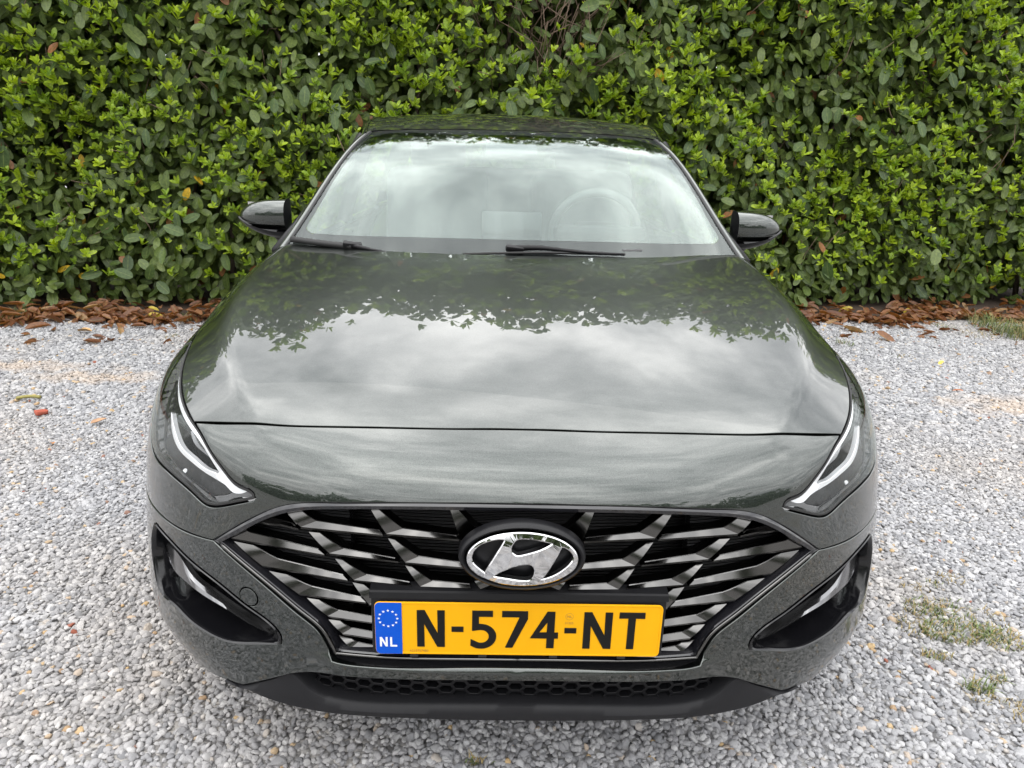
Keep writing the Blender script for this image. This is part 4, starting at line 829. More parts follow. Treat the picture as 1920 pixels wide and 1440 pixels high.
def stone_mat():
    m,nt,p=nodes('gravel_stone'); L=nt.links.new; N_=nt.nodes.new
    a=N_('ShaderNodeAttribute'); a.attribute_type='INSTANCER'; a.attribute_name='tone'
    r=N_('ShaderNodeValToRGB'); r.color_ramp.interpolation='LINEAR'; e=r.color_ramp.elements
    e[0].position=0; e[0].color=(.13,.135,.145,1); e[1].position=1; e[1].color=(.34,.09,.05,1)
    for pos,c in ((.25,(.26,.265,.28)),(.5,(.40,.40,.415)),(.72,(.55,.55,.56)),(.86,(.68,.68,.685)),(.93,(.52,.47,.42)),(.955,(.55,.45,.36)),(.975,(.60,.43,.22)),(.99,(.30,.20,.16))):
        q=e.new(pos); q.color=c+(1,)
    L(a.outputs['Fac'],r.inputs[0])
    tc=N_('ShaderNodeTexCoord'); n=N_('ShaderNodeTexNoise'); n.inputs['Scale'].default_value=170; n.inputs['Detail'].default_value=6; n.inputs['Roughness'].default_value=.65; L(tc.outputs['Object'],n.inputs['Vector'])
    # speckled grain
    r2=N_('ShaderNodeValToRGB'); e=r2.color_ramp.elements; e[0].position=.36; e[0].color=(.47,.47,.475,1); e[1].position=.62; e[1].color=(1.02,1.02,1.015,1); L(n.outputs['Fac'],r2.inputs[0])
    mx=N_('ShaderNodeMix'); mx.data_type='RGBA'; mx.blend_type='MULTIPLY'; mx.inputs[0].default_value=1; L(r.outputs[0],mx.inputs[6]); L(r2.outputs[0],mx.inputs[7])
    # dusty, earthy drifts in world position
    g_=N_('ShaderNodeNewGeometry'); n3=N_('ShaderNodeTexNoise'); n3.inputs['Scale'].default_value=.9; n3.inputs['Detail'].default_value=5; L(g_.outputs['Position'],n3.inputs['Vector'])
    r3=N_('ShaderNodeValToRGB'); e=r3.color_ramp.elements; e[0].position=.46; e[0].color=(.93,.925,.92,1); e[1].position=.70; e[1].color=(.95,.89,.82,1); L(n3.outputs['Fac'],r3.inputs[0])
    m2=N_('ShaderNodeMix'); m2.data_type='RGBA'; m2.blend_type='MULTIPLY'; m2.inputs[0].default_value=1; L(mx.outputs[2],m2.inputs[6]); L(r3.outputs[0],m2.inputs[7]); last=m2.outputs[2]
    for (cx,cy,rx,ry) in ((-2.30,2.78,.42,.13),(-3.05,2.95,.75,.12),(2.9,2.6,.5,.2)):
        # sandy fines trodden into the stones
        mp=N_('ShaderNodeMapping'); mp.vector_type='TEXTURE'; mp.inputs['Location'].default_value=(cx,cy,0); mp.inputs['Scale'].default_value=(rx,ry,1); L(g_.outputs['Position'],mp.inputs['Vector'])
        ln=N_('ShaderNodeVectorMath'); ln.operation='LENGTH'; L(mp.outputs[0],ln.inputs[0]); n4=N_('ShaderNodeTexNoise'); n4.inputs['Scale'].default_value=9; n4.inputs['Detail'].default_value=5; L(g_.outputs['Position'],n4.inputs['Vector'])
        ad=N_('ShaderNodeMath'); ad.operation='MULTIPLY_ADD'; ad.inputs[1].default_value=2.2; L(n4.outputs['Fac'],ad.inputs[0]); L(ln.outputs['Value'],ad.inputs[2])
        mr=N_('ShaderNodeMapRange'); mr.inputs['From Min'].default_value=1.4; mr.inputs['From Max'].default_value=2.2; mr.inputs['To Min'].default_value=.42; mr.inputs['To Max'].default_value=0; L(ad.outputs[0],mr.inputs['Value'])
        ms=N_('ShaderNodeMix'); ms.data_type='RGBA'; ms.inputs[7].default_value=(.50,.37,.25,1); L(mr.outputs[0],ms.inputs[0]); L(last,ms.inputs[6]); last=ms.outputs[2]
    L(last,p.inputs['Base Color'])
    pset(p,Roughness=.72,Specular_IOR_Level=.35)
    b=N_('ShaderNodeBump'); b.inputs['Strength'].default_value=.5; b.inputs['Distance'].default_value=.0012; L(n.outputs['Fac'],b.inputs['Height']); L(b.outputs[0],p.inputs['Normal'])
    return m
def pebbles():
    pts=[];sc=[]
    def field(x0,x1,y0,y1,sp,zmax):
        nx=int((x1-x0)/sp); ny=int((y1-y0)/sp); X,Y=np.meshgrid(np.arange(nx)*sp+x0,np.arange(ny)*sp+y0); X=X+RNG.uniform(-.55,.55,X.shape)*sp; Y=Y+RNG.uniform(-.55,.55,Y.shape)*sp
        q=np.stack([X.ravel(),Y.ravel(),RNG.uniform(-.002,zmax,X.size)],1); ok=~((np.abs(q[:,0])<.70)&(q[:,1]>.75)&(q[:,1]<4.1)); return q[ok]
    near=field(-2.4,2.4,-1.0,2.2,.0117,.0055); far=field(-5.2,5.2,2.2,4.75,.0170,.006); sideL=field(-4.4,-2.4,-.4,2.2,.0185,.006); sideR=field(2.4,4.4,-.4,2.2,.0185,.006)
    for q,k_ in ((near,1.),(far,1.40),(sideL,1.40),(sideR,1.40)):
        pts.append(q); sc.append(np.exp(RNG.normal(0,.24,len(q)))*.0069*k_)
    P=np.concatenate(pts); S_=np.clip(np.concatenate(sc),.0045,.017); n=len(P)
    me=bpy.data.meshes.new('gravel'); me.vertices.add(n); me.vertices.foreach_set('co',P.ravel()); me.update()
    def attr(nm,ty,arr,field_): a=me.attributes.new(nm,ty,'POINT'); a.data.foreach_set(field_,np.ascontiguousarray(arr,dtype=np.float32 if ty!='INT' else np.int32).ravel())
    scl=np.stack([S_*RNG.uniform(.85,1.5,n),S_*RNG.uniform(.8,1.1,n),S_*RNG.uniform(.5,.85,n)],1)
    rot=np.stack([RNG.normal(0,.35,n),RNG.normal(0,.35,n),RNG.uniform(0,6.283,n)],1)
    tone=.17+RNG.beta(2.8,2.3,n)*.68; odd=RNG.random(n); tone=np.where(odd>.965,RNG.uniform(.90,.985,n),tone); tone=np.where(odd>.9975,RNG.uniform(.985,1,n),tone)
    attr('scl','FLOAT_VECTOR',scl,'vector'); attr('rot','FLOAT_VECTOR',rot,'vector'); attr('tone','FLOAT',tone,'value'); attr('pick','INT',RNG.integers(0,8,n),'value')
    o=put(bpy.data.objects.new('gravel',me)); tag(o,kind='stuff',label='loose grey crushed stone spread over the whole yard',cat='gravel')
    mat=stone_mat(); me.materials.append(mat)
    nt=bpy.data.node_groups.new('gravel_scatter','GeometryNodeTree'); nt.interface.new_socket('Geometry',in_out='INPUT',socket_type='NodeSocketGeometry'); nt.interface.new_socket('Geometry',in_out='OUTPUT',socket_type='NodeSocketGeometry')
    N_=nt.nodes.new; L=nt.links.new; gi=N_('NodeGroupInput'); go_=N_('NodeGroupOutput')
    inst=N_('GeometryNodeInstanceOnPoints'); L(gi.outputs[0],inst.inputs['Points'])
    gti=N_('GeometryNodeGeometryToInstance')
    for k in range(8):
        ico=N_('GeometryNodeMeshIcoSphere'); ico.inputs['Radius'].default_value=1; ico.inputs['Subdivisions'].default_value=2
        nz=N_('ShaderNodeTexNoise'); nz.noise_dimensions='4D'; nz.inputs['W'].default_value=k*7.3; nz.inputs['Scale'].default_value=.85; nz.inputs['Detail'].default_value=1.5
        sub=N_('ShaderNodeVectorMath'); sub.operation='SUBTRACT'; sub.inputs[1].default_value=(.5,.5,.5); L(nz.outputs['Color'],sub.inputs[0])
        scv=N_('ShaderNodeVectorMath'); scv.operation='SCALE'; scv.inputs['Scale'].default_value=1.5; L(sub.outputs[0],scv.inputs[0])
        sp=N_('GeometryNodeSetPosition'); L(ico.outputs[0],sp.inputs['Geometry']); L(scv.outputs[0],sp.inputs['Offset'])
        sh=N_('GeometryNodeSetShadeSmooth'); sh.inputs['Shade Smooth'].default_value=(k%3!=0); L(sp.outputs[0],sh.inputs['Geometry'])
        sm=N_('GeometryNodeSetMaterial'); sm.inputs['Material'].default_value=mat; L(sh.outputs[0],sm.inputs['Geometry']); L(sm.outputs[0],gti.inputs[0])
    L(gti.outputs[0],inst.inputs['Instance']); inst.inputs['Pick Instance'].default_value=True
    def na(nm,ty): a=N_('GeometryNodeInputNamedAttribute'); a.data_type=ty; a.inputs['Name'].default_value=nm; return a.outputs['Attribute']
    L(na('pick','INT'),inst.inputs['Instance Index']); L(na('scl','FLOAT_VECTOR'),inst.inputs['Scale'])
    e2r=N_('FunctionNodeEulerToRotation'); L(na('rot','FLOAT_VECTOR'),e2r.inputs[0]); L(e2r.outputs[0],inst.inputs['Rotation'])
    L(inst.outputs[0],go_.inputs[0])
    md=o.modifiers.new('scatter','NODES'); md.node_group=nt; return n
pebbles()
# ================================================================ laurel hedge
def leaf_mat(name,attr):
    m,nt,p=nodes(name); L=nt.links.new; N_=nt.nodes.new
    if attr:
        a=N_('ShaderNodeAttribute'); a.attribute_name='tint'; col=a.outputs['Color']
    else:
        oi=N_('ShaderNodeObjectInfo'); r=N_('ShaderNodeValToRGB'); e=r.color_ramp.elements; e[0].color=(.062,.105,.034,1); e[1].color=(.165,.215,.068,1); q=e.new(.6); q.color=(.098,.155,.046,1); L(oi.outputs['Random'],r.inputs[0]); col=r.outputs[0]
    uv=N_('ShaderNodeUVMap'); uv.uv_map='UVMap'; sp=N_('ShaderNodeSeparateXYZ'); L(uv.outputs[0],sp.inputs[0])
    # pale midrib and blotches
    ab=N_('ShaderNodeMath'); ab.operation='ABSOLUTE'; L(sp.outputs['X'],ab.inputs[0])
    rr=N_('ShaderNodeMapRange'); rr.inputs['From Min'].default_value=.03; rr.inputs['From Max'].default_value=.10; rr.inputs['To Min'].default_value=.45; rr.inputs['To Max'].default_value=0; L(ab.outputs[0],rr.inputs['Value'])
    mx=N_('ShaderNodeMix'); mx.data_type='RGBA'; L(rr.outputs[0],mx.inputs[0]); L(col,mx.inputs[6]); mx.inputs[7].default_value=(.26,.32,.10,1)
    g_=N_('ShaderNodeNewGeometry'); n=N_('ShaderNodeTexNoise'); n.inputs['Scale'].default_value=55; n.inputs['Detail'].default_value=4; L(g_.outputs['Position'],n.inputs['Vector'])
    r2=N_('ShaderNodeValToRGB'); e=r2.color_ramp.elements; e[0].position=.35; e[0].color=(.58,.61,.59,1); e[1].position=.68; e[1].color=(.95,.93,.87,1); L(n.outputs['Fac'],r2.inputs[0])
    m2=N_('ShaderNodeMix'); m2.data_type='RGBA'; m2.blend_type='MULTIPLY'; m2.inputs[0].default_value=1; L(mx.outputs[2],m2.inputs[6]); L(r2.outputs[0],m2.inputs[7]); L(m2.outputs[2],p.inputs['Base Color'])
    pset(p,Roughness=.40,Specular_IOR_Level=.34)
    b=N_('ShaderNodeBump'); b.inputs['Strength'].default_value=.35; b.inputs['Distance'].default_value=.003; L(n.outputs['Fac'],b.inputs['Height']); L(b.outputs[0],p.inputs['Normal'])
    tr=N_('ShaderNodeBsdfTranslucent'); hs=N_('ShaderNodeHueSaturation'); hs.inputs['Saturation'].default_value=1.25; hs.inputs['Value'].default_value=1.6; L(m2.outputs[2],hs.inputs['Color']); L(hs.outputs[0],tr.inputs[0])
    ms_=N_('ShaderNodeMixShader'); ms_.inputs[0].default_value=.26; out=nt.nodes['Material Output']; L(p.outputs[0],ms_.inputs[1]); L(tr.outputs[0],ms_.inputs[2]); L(ms_.outputs[0],out.inputs[0])
    return m
LEAF_T=np.array([0,.10,.30,.55,.78,.93,1.0]); 
def leaf_proto(wid,fold,curl,seed):
    """blade along +y, upper side +z; returns verts, faces, uv.x (signed half width)"""
    r=np.random.default_rng(seed); prof=np.array([.06,.48,.90,1.,.86,.52,.05])*wid/2; V=[];ux=[]
    for t,w in zip(LEAF_T,prof):
        zc=-curl*t*t; wob=r.normal(0,.010)
        V+=[(-w,t,zc+fold*w+wob),(0,t,zc),(w,t,zc+fold*w-wob)]; ux+=[-1,0,1]
    f=[]
    for i in range(len(LEAF_T)-1):
        a=i*3; f+=[(a,a+1,a+4,a+3),(a+1,a+2,a+5,a+4)]
    return np.array(V),f,np.array(ux,float)
PROTO=[leaf_proto(w,fo,cu,i) for i,(w,fo,cu) in enumerate([(.54,.28,.10),(.48,.15,.20),(.58,.20,.05),(.46,.38,.15),(.50,.10,.28),(.56,.25,-.06)])]
YOUNG=[leaf_proto(w,fo,cu,20+i) for i,(w,fo,cu) in enumerate([(.46,.40,-.05),(.40,.5,-.15),(.50,.30,.12)])]
def frame(d,n):
    """rotation columns: leaf x, y(tip direction), z(upper side)"""
    d=d/np.linalg.norm(d,axis=-1,keepdims=True); x=np.cross(d,n); x/=np.maximum(np.linalg.norm(x,axis=-1,keepdims=True),1e-9); z=np.cross(x,d); return x,d,z
def leaves_mesh(name,base,tipd,nrm,size,col,proto_i,protos,mat,parent):
    X,Y,Z=frame(tipd,nrm); nv=len(protos[0][0]); n=len(base); PV=np.array([p[0] for p in protos])[proto_i]*size[:,None,None]
    W=base[:,None,:]+PV[...,0:1]*X[:,None]+PV[...,1:2]*Y[:,None]+PV[...,2:3]*Z[:,None]
    pf=np.array(protos[0][1]); Fc=(pf[None]+(np.arange(n)*nv)[:,None,None]).reshape(-1,4)
    me=bpy.data.meshes.new(name); me.vertices.add(n*nv); me.vertices.foreach_set('co',W.reshape(-1)); nf=len(Fc)
    me.loops.add(nf*4); me.loops.foreach_set('vertex_index',Fc.reshape(-1).astype(np.int32)); me.polygons.add(nf); me.polygons.foreach_set('loop_start',np.arange(nf,dtype=np.int32)*4); me.polygons.foreach_set('use_smooth',np.ones(nf,bool)); me.update()
    a=me.attributes.new('tint','FLOAT_COLOR','POINT'); c=np.concatenate([np.repeat(col,nv,0),np.ones((n*nv,1))],1); a.data.foreach_set('color',c.astype(np.float32).reshape(-1))
    uvl=me.uv_layers.new(name='UVMap'); ux=np.array([p[2] for p in protos])[proto_i].reshape(-1); li=Fc.reshape(-1); uvl.data.foreach_set('uv',np.stack([ux[li],np.zeros(len(li))],1).astype(np.float32).reshape(-1))
    me.materials.append(mat); return put(bpy.data.objects.new(name,me),parent)
HY=0.; HEDGE_AT=(0,4.70,0); HEDGE_ROT=math.atan(.107)    # the hedge stands a little askew behind the car
def bumps(x,z): return .09*np.sin(x*1.7+.6)*np.sin(z*2.3+x*.4)+.055*np.sin(x*4.1+z*3.3+np.sin(z*4))+.045*np.sin(x*7.3-z*5.7)+.035*np.sin(x*12.1+z*9.7)
def face_y(x,z): return HY+bumps(x,z)+.16*np.clip((.45-z)/.45,0,1)**2+.05*np.clip(z-2.4,0,2)
def top_z(x): return 3.80+.16*np.sin(x*.9+.5)+.13*np.sin(x*2.3+1.)+.08*np.sin(x*5.1)
def thin(x,z):
    """where the hedge is worn thin and bare twigs show (near the top, right of middle)"""
    return np.exp(-(((x-.30)/.50)**2+((z-2.22)/.36)**2))
hedge=thing('laurel_hedge','tall clipped laurel hedge with dark glossy leaves and bright young shoots behind the car','hedge',HEDGE_AT); hedge.rotation_euler=(0,0,HEDGE_ROT)
LM=leaf_mat('laurel_leaf_mass',True); LS=leaf_mat('laurel_leaf',False)
def rnd_unit(n,sd): return RNG.normal(0,sd,(n,3))
def mature(n,x0,x1,z0,z1,depth,dark=1.,size=.118,dens_thin=.93):
    x=RNG.uniform(x0,x1,n); z=RNG.uniform(z0,z1,n); ok=(z<top_z(x))&(RNG.random(n)>thin(x,z)*dens_thin); x=x[ok]; z=z[ok]; n=len(x)
    dp=RNG.uniform(*depth,n); y=face_y(x,z)+dp
    base=np.stack([x,y-HY,z],1)
    d=np.stack([RNG.normal(0,.62,n),RNG.uniform(-.75,-.05,n),RNG.normal(-.55,.55,n)],1); nr=np.stack([RNG.normal(0,.45,n),-RNG.uniform(.45,1.1,n),RNG.uniform(.1,1.0,n)],1)
    s=size*np.exp(RNG.normal(0,.17,n)); base=base-d/np.linalg.norm(d,axis=1,keepdims=True)*s[:,None]*.5
    c1=np.array((.070,.112,.028)); c2=np.array((.185,.245,.062)); t=RNG.beta(1.5,2.2,n)[:,None]; col=(c1*(1-t)+c2*t)*RNG.uniform(.8,1.2,(n,1))
    q=RNG.random(n); col[q>.965]=np.array((.19,.24,.08))*RNG.uniform(.8,1.2,((q>.965).sum(),1)); col[q>.988]=np.array((.36,.16,.07)); col[q>.9965]=(.66,.42,.03)
    return base,d,nr,s,col,RNG.integers(0,len(PROTO),n)
def shoots(n,x0,x1,z0,z1,size=.078):
    B=[];D=[];Nr=[];S_=[];C_=[]
    x=RNG.uniform(x0,x1,n*2); z=RNG.uniform(z0,z1,n*2); cl=.5+.5*np.sin(x*2.1+z*1.3)*np.sin(z*2.9-x*.7+1); ok=(RNG.random(n*2)<(1-.85*thin(x,z))*(.18+.82*cl**1.5)*np.clip(.25+z*.75,0,1))&(z<top_z(x)+.05)&(z>.22); x=x[ok][:n]; z=z[ok][:n]
    for a,b in zip(x,z):
        k=RNG.integers(4,8); up=np.array((RNG.normal(0,.35),-RNG.uniform(.25,.9),RNG.uniform(.5,1.1))); up/=np.linalg.norm(up); org=np.array((a,face_y(a,b)-HY-RNG.uniform(.0,.10),b)); ph=RNG.uniform(0,6.28)
        e1=np.cross(up,(1,0,0)); e1/=np.linalg.norm(e1); e2=np.cross(up,e1); tone=RNG.uniform(0,1); c=np.array((.190,.310,.026))*(1-tone)+np.array((.420,.545,.036))*tone; ln=size*RNG.uniform(.7,1.3)
        for i in range(k):
            an=ph+i*2.4; sp=RNG.uniform(.4,.7)+.9*(1-i/k); d=up+RNG.normal(0,.22,3)+(e1*math.cos(an)+e2*math.sin(an))*sp; B.append(org+up*ln*.55*i/k); D.append(d); nn=up*1.2-(e1*math.cos(an)+e2*math.sin(an))*.8; Nr.append(nn); S_.append(ln*RNG.uniform(.75,1.15)*(1-.35*i/k)); C_.append(c*RNG.uniform(.82,1.15))
    return np.array(B),np.array(D),np.array(Nr),np.array(S_),np.array(C_),RNG.integers(0,len(YOUNG),len(B))
def cat(*g): return [np.concatenate([a[i] for a in g]) for i in range(6)]
inner=cat(mature(5200,-5.2,5.2,.12,2.9,(.10,.32)),mature(4200,-5.2,5.2,.15,2.9,(.32,.62),size=.135),mature(5200,-5.4,5.4,.10,2.9,(.62,.95),size=.19,dens_thin=.6),mature(6800,-5.6,5.6,.05,3.0,(.9,1.3),size=.27,dens_thin=.3))
outer=mature(11500,-5.2,5.2,.06,2.75,(-.03,.13),size=.097)
upper=cat(mature(7500,-7.,7.,3.1,4.2,(.15,.95),size=.15),mature(9000,-6.5,6.5,2.75,4.25,(-.02,.30),size=.105),mature(7000,-6.5,6.5,2.75,4.25,(.2,.7),size=.125),mature(2600,-7.5,7.5,2.5,3.95,(0,.25),size=.12),mature(5200,-7.5,7.5,2.5,3.45,(.25,.95),size=.24),mature(5200,-7.5,7.5,2.3,3.35,(.7,1.2),size=.30),mature(2600,5.2,7.5,.1,2.7,(0,.7),size=.22),mature(2600,-7.5,-5.2,.1,2.7,(0,.7),size=.22))
allm=cat(outer,inner,upper)
fo=leaves_mesh('foliage',*allm,PROTO,LM,hedge); tag(fo,kind='stuff')
sh=cat(shoots(3900,-5.0,5.0,.25,2.75,.062),shoots(420,-7,7,2.7,3.9,.11)); fs=leaves_mesh('young_shoots',*sh,YOUNG,LM,hedge); tag(fs,kind='stuff')
# the 300 leaves that show largest: single leaves on the very face
b,d,nr,s,col,pi=mature(330,-3.9,3.9,.12,2.35,(-.12,-.05),size=.122)
PM=[]
for v,f,ux in PROTO:
    me=bpy.data.meshes.new('leaf'); me.from_pydata([tuple(q) for q in v],[],f); me.polygons.foreach_set('use_smooth',[True]*len(f)); uvl=me.uv_layers.new(name='UVMap'); uvl.data.foreach_set('uv',np.array([(ux[i],0) for q in f for i in q],np.float32).reshape(-1)); me.materials.append(LS); PM.append(me)
X_,Y_,Z_=frame(d,nr)
for i in range(min(300,len(b))):
    o=put(bpy.data.objects.new('leaf',PM[pi[i]]),hedge); m=Matrix((X_[i]*s[i],Y_[i]*s[i],Z_[i]*s[i])).transposed().to_4x4(); m.translation=Vector(b[i]); o.matrix_local=m
# stems and bare twigs
bark=simple('laurel_bark',(.075,.055,.042),.85,noise=.35,nscale=60)
for i in range(26):
    x=-5.1+i*.41+RNG.normal(0,.08); y0=.42+RNG.normal(0,.08); pth=np.array([(x+RNG.normal(0,.05)*k,y0+RNG.normal(0,.04)*k,z) for k,z in enumerate((0,.5,1.1,1.8,2.5,3.2))]); add('stem',tube_geo(smooth_path(pth,.18),np.linspace(.026,.008,len(smooth_path(pth,.18))),6),bark,hedge)
tw=[]
for i in range(560):
    if i<190: x=.30+RNG.normal(0,.36); z=2.15+RNG.normal(0,.28); y=RNG.uniform(.05,.40)
    else: x=RNG.uniform(-4.6,4.6); z=RNG.uniform(.3,2.8); y=RNG.uniform(.05,.45)
    dr=np.array((RNG.normal(0,.5),RNG.normal(-.35,.3),RNG.uniform(.2,1))); dr/=np.linalg.norm(dr); ln=RNG.uniform(.2,.5); p0=np.array((x,face_y(x,z)-HY+y,z)); kn=RNG.normal(0,.03,3)
    tw.append(tube_geo(np.array([p0,p0+dr*ln*.5+kn,p0+dr*ln]),(.005,.0038,.002),5))
tg=join_geo(*tw); tag(add('twigs',tg,simple('twig_bark',(.15,.105,.072),.85,noise=.35,nscale=60),hedge),kind='stuff')
# ================================================================ trees across the yard, mirrored in the chrome and the glass
def far_trees():
    n=5200; x=RNG.uniform(-34,34,n); top=4.2+1.6*np.sin(x*.35)+1.1*np.sin(x*.9+1)+.6*np.sin(x*2.3); z=RNG.uniform(0,1,n)**.8*top; y=-17+RNG.normal(0,.8,n)
    d=rnd_unit(n,1.); nr=np.stack([RNG.normal(0,.5,n),np.ones(n),RNG.uniform(.2,1,n)],1); s=np.exp(RNG.normal(0,.3,n))*.75; t=RNG.random((n,1)); col=np.array((.035,.055,.020))*(1-t)+np.array((.085,.120,.040))*t
    o=leaves_mesh('tree_row',np.stack([x,y,z],1),d,nr,s,col,RNG.integers(0,len(PROTO),n),PROTO,LM,None); tag(o,'row of dark trees across the yard facing the car, seen in its reflections','trees',kind='stuff')
far_trees()
# ================================================================ leaf litter
def litter():
    n=2700; x=RNG.uniform(-6,6,n); edge=-.43+.07*np.sin(x*1.9+.4)+.07*np.sin(x*5.3); y=edge+np.abs(RNG.normal(0,.24,n))*(.6+.5*np.sin(x*2.7+1)**2)-.16*RNG.random(n)**5; z=RNG.uniform(.008,.05,n)+.05*np.clip((y-edge)/.4,0,1)
    m=190; x2=RNG.uniform(-4.2,4.2,m); y2=-.48-np.abs(RNG.normal(0,.28,m)); x=np.concatenate([x,x2]); y=np.concatenate([y,y2]); z=np.concatenate([z,np.full(m,.012)]); n+=m
    an=RNG.uniform(0,6.28,n); d=np.stack([np.cos(an),np.sin(an),RNG.normal(0,.22,n)],1); nr=np.stack([RNG.normal(0,.4,n),RNG.normal(-.1,.4,n),np.ones(n)],1); s=.098*np.exp(RNG.normal(0,.22,n))
    t=RNG.random((n,1)); col=np.array((.155,.062,.032))*(1-t)+np.array((.34,.165,.085))*t; q=RNG.random(n); col[q>.93]=(.42,.26,.14); col[q>.99]=(.55,.42,.06)
    base=np.stack([x,y,z],1)-d*s[:,None]*.5
    pr=[leaf_proto(w,fo_,cu,40+i) for i,(w,fo_,cu) in enumerate([(.42,.5,.25),(.40,.8,-.2),(.46,.3,.35),(.36,1.0,.1)])]
    lm=leaf_mat('dry_leaf',True); o=leaves_mesh('leaf_litter',base,d,nr,s,col,RNG.integers(0,4,n),pr,lm,None); o.location=HEDGE_AT; o.rotation_euler=(0,0,HEDGE_ROT); tag(o,'brown dry laurel leaves lying along the foot of the hedge','leaf litter',kind='stuff')
    soil=[];ff=[]
    xs=np.linspace(-9,9,60)
    for xx in xs: soil+= [(xx,-.36+.06*math.sin(xx*1.9+.4),.006),(xx,-.1,.03),(xx,1.9,.035)]
    for i in range(59): ff+=[(i*3,(i+1)*3,(i+1)*3+1,i*3+1),(i*3+1,(i+1)*3+1,(i+1)*3+2,i*3+2)]
    tag(mesh_obj('soil_bed',soil,ff,simple('soil',(.055,.036,.025),.95,noise=.4,nscale=20),None,smooth=True),kind='structure'); so_=bpy.data.objects['soil_bed']; so_.location=HEDGE_AT; so_.rotation_euler=(0,0,HEDGE_ROT)
    return pr,lm
DRY,DRYM=litter()
# ================================================================ grass
def grass():
    spots=[]   # (x,y,rx,ry,blades,height)
    V=[];Fq=[];C_=[]
    def blade(x,y,h,dry):
        a=RNG.uniform(0,6.28); w=RNG.uniform(.0012,.0022); ln=RNG.uniform(.3,1.1)*h; dx,dy=math.cos(a),math.sin(a); b=len(V)
        for t,ww in ((0,1),(.55,.8),(1,.05)): cx=x+dx*ln*t*t*.9; cy=y+dy*ln*t*t*.9; z=.004+h*(t-.35*t*t); V.extend([(cx-dy*w*ww,cy+dx*w*ww,z),(cx+dy*w*ww,cy-dx*w*ww,z)])
        Fq.extend([(b,b+1,b+3,b+2),(b+2,b+3,b+5,b+4)]); c=np.array((.30,.23,.10)) if dry else np.array((.092,.125,.032))*RNG.uniform(.7,1.5); C_.extend([tuple(c)+(1,)]*6)
    for (cx,cy,rx,ry,n,h,dry) in GRASS:
        for k in range(int(n*.55)):
            r=math.sqrt(RNG.random()); a=RNG.uniform(0,6.28); blade(cx+rx*r*math.cos(a)+RNG.normal(0,.01),cy+ry*r*math.sin(a),h*RNG.uniform(.5,1.2),RNG.random()<min(1,dry+.2))
    me=bpy.data.meshes.new('grass'); me.from_pydata(V,[],Fq); a=me.attributes.new('tint','FLOAT_COLOR','POINT'); a.data.foreach_set('color',np.array(C_,np.float32).reshape(-1))
    m,nt,p=nodes('grass_blade'); at=nt.nodes.new('ShaderNodeAttribute'); at.attribute_name='tint'; nt.links.new(at.outputs['Color'],p.inputs['Base Color']); pset(p,Roughness=.55); me.materials.append(m)
    tag(put(bpy.data.objects.new('grass',me)),'thin grass and weeds growing through the gravel','grass',kind='stuff')
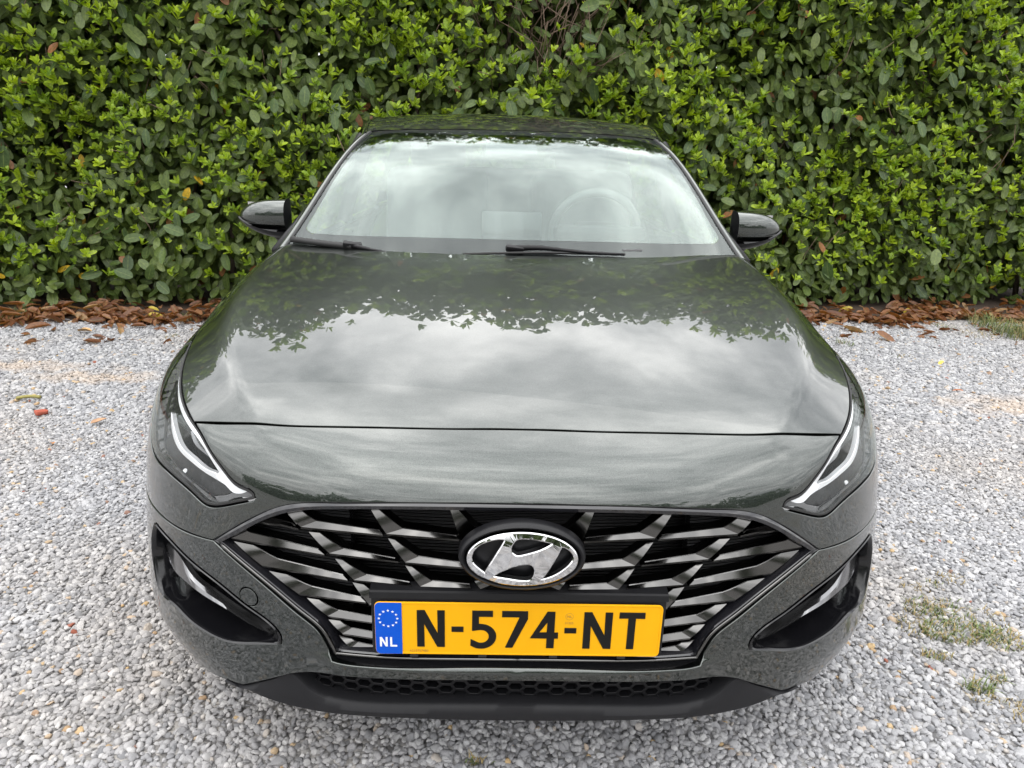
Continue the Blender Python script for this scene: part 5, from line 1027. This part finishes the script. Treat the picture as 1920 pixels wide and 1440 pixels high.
GRASS=[(1.274, 0.729, 0.083, 0.043, 260, 0.03, 0.25), (1.303, 0.617, 0.118, 0.06, 600, 0.03, 0.2), (1.317, 0.666, 0.154, 0.106, 420, 0.028, 0.35), (1.405, 0.584, 0.063, 0.048, 260, 0.03, 0.3), (1.178, 0.513, 0.038, 0.022, 110, 0.03, 0.4), (1.211, 0.392, 0.036, 0.02, 130, 0.035, 0.2), (1.281, 0.422, 0.025, 0.02, 70, 0.03, 0.3), (1.208, 0.355, 0.034, 0.022, 60, 0.025, 0.6), (1.158, 0.638, 0.032, 0.05, 90, 0.025, 0.6), (1.436, 0.887, 0.045, 0.038, 80, 0.02, 0.95), (1.295, 0.84, 0.043, 0.029, 70, 0.02, 0.95), (1.373, 0.856, 0.018, 0.024, 50, 0.02, 0.3), (1.265, 0.32, 0.027, 0.045, 80, 0.03, 0.7), (2.487, 3.878, 0.058, 0.078, 110, 0.05, 0.1), (3.578, 4.517, 0.066, 0.118, 90, 0.05, 0.1), (2.757, 3.579, 0.054, 0.056, 40, 0.03, 0.5), (3.715, 4.251, 0.136, 0.145, 160, 0.04, 0.5), (4.039, 4.382, 0.195, 0.395, 1500, 0.15, 0.02), (-2.347, 4.191, 0.046, 0.102, 120, 0.09, 0), (-2.286, 3.686, 0.049, 0.056, 60, 0.03, 0.2), (-3.59, 4.032, 0.09, 0.197, 200, 0.12, 0), (-0.08, 0.152, 0.017, 0.011, 60, 0.02, 0.3)]
grass()
# ================================================================ single things lying on the gravel
def fallen(x,y,s,rot,col,label,proto=0):
    m=simple('fallen_leaf_colour',col,.7,noise=.3,nscale=40); v,f,ux=DRY[proto]; o=mesh_obj('fallen_leaf',v*s,f,m,None,smooth=True); o.location=(x,y,.024); o.rotation_euler=(RNG.normal(0,.15),RNG.normal(0,.15),rot); tag(o,label,'leaf','leaves blown onto the gravel')
fallen(-1.90,2.11,.075,2.6,(.40,.24,.14),'tan curled leaf nearest the car on the left gravel',1)
fallen(-2.83,3.71,.11,1.4,(.50,.30,.13),'long tan leaf on the gravel in front of the left leaf litter',3)
fallen(-1.97,1.80,.05,.6,(.46,.20,.07),'small orange leaf close to the left headlight',0)
fallen(2.68,2.80,.055,.9,(.33,.12,.05),'small rust-brown leaf alone on the right gravel',2)
fallen(2.94,3.43,.06,2.2,(.62,.42,.08),'small yellow leaf on the right gravel below the hedge',0)
tg_=tube_geo(smooth_path(np.array([(-2.49,2.37,.020),(-2.44,2.385,.026),(-2.38,2.39,.022)]),.01),.0085,7); tag(add('twig',tg_,simple('green_twig',(.24,.21,.06),.7,noise=.3),None),'short thick olive-green twig lying on the left gravel','twig')
def chunk(c,s,col,nm,label,cat):
    v,f,_=box_geo((0,0,0),s,bev=min(s)*.28); v=np.array(v)+RNG.normal(0,min(s)*.07,np.array(v).shape); o=mesh_obj(nm,v,f,simple(nm+'_surface',col,.85,noise=.3,nscale=60),None,smooth=True); o.location=c; o.rotation_euler=(.1,.15,RNG.uniform(0,3)); tag(o,label,cat)
chunk((-2.254,2.186,.020),(.055,.03,.022),(.36,.085,.05),'brick_fragment','small red brick fragment on the left gravel','stone')
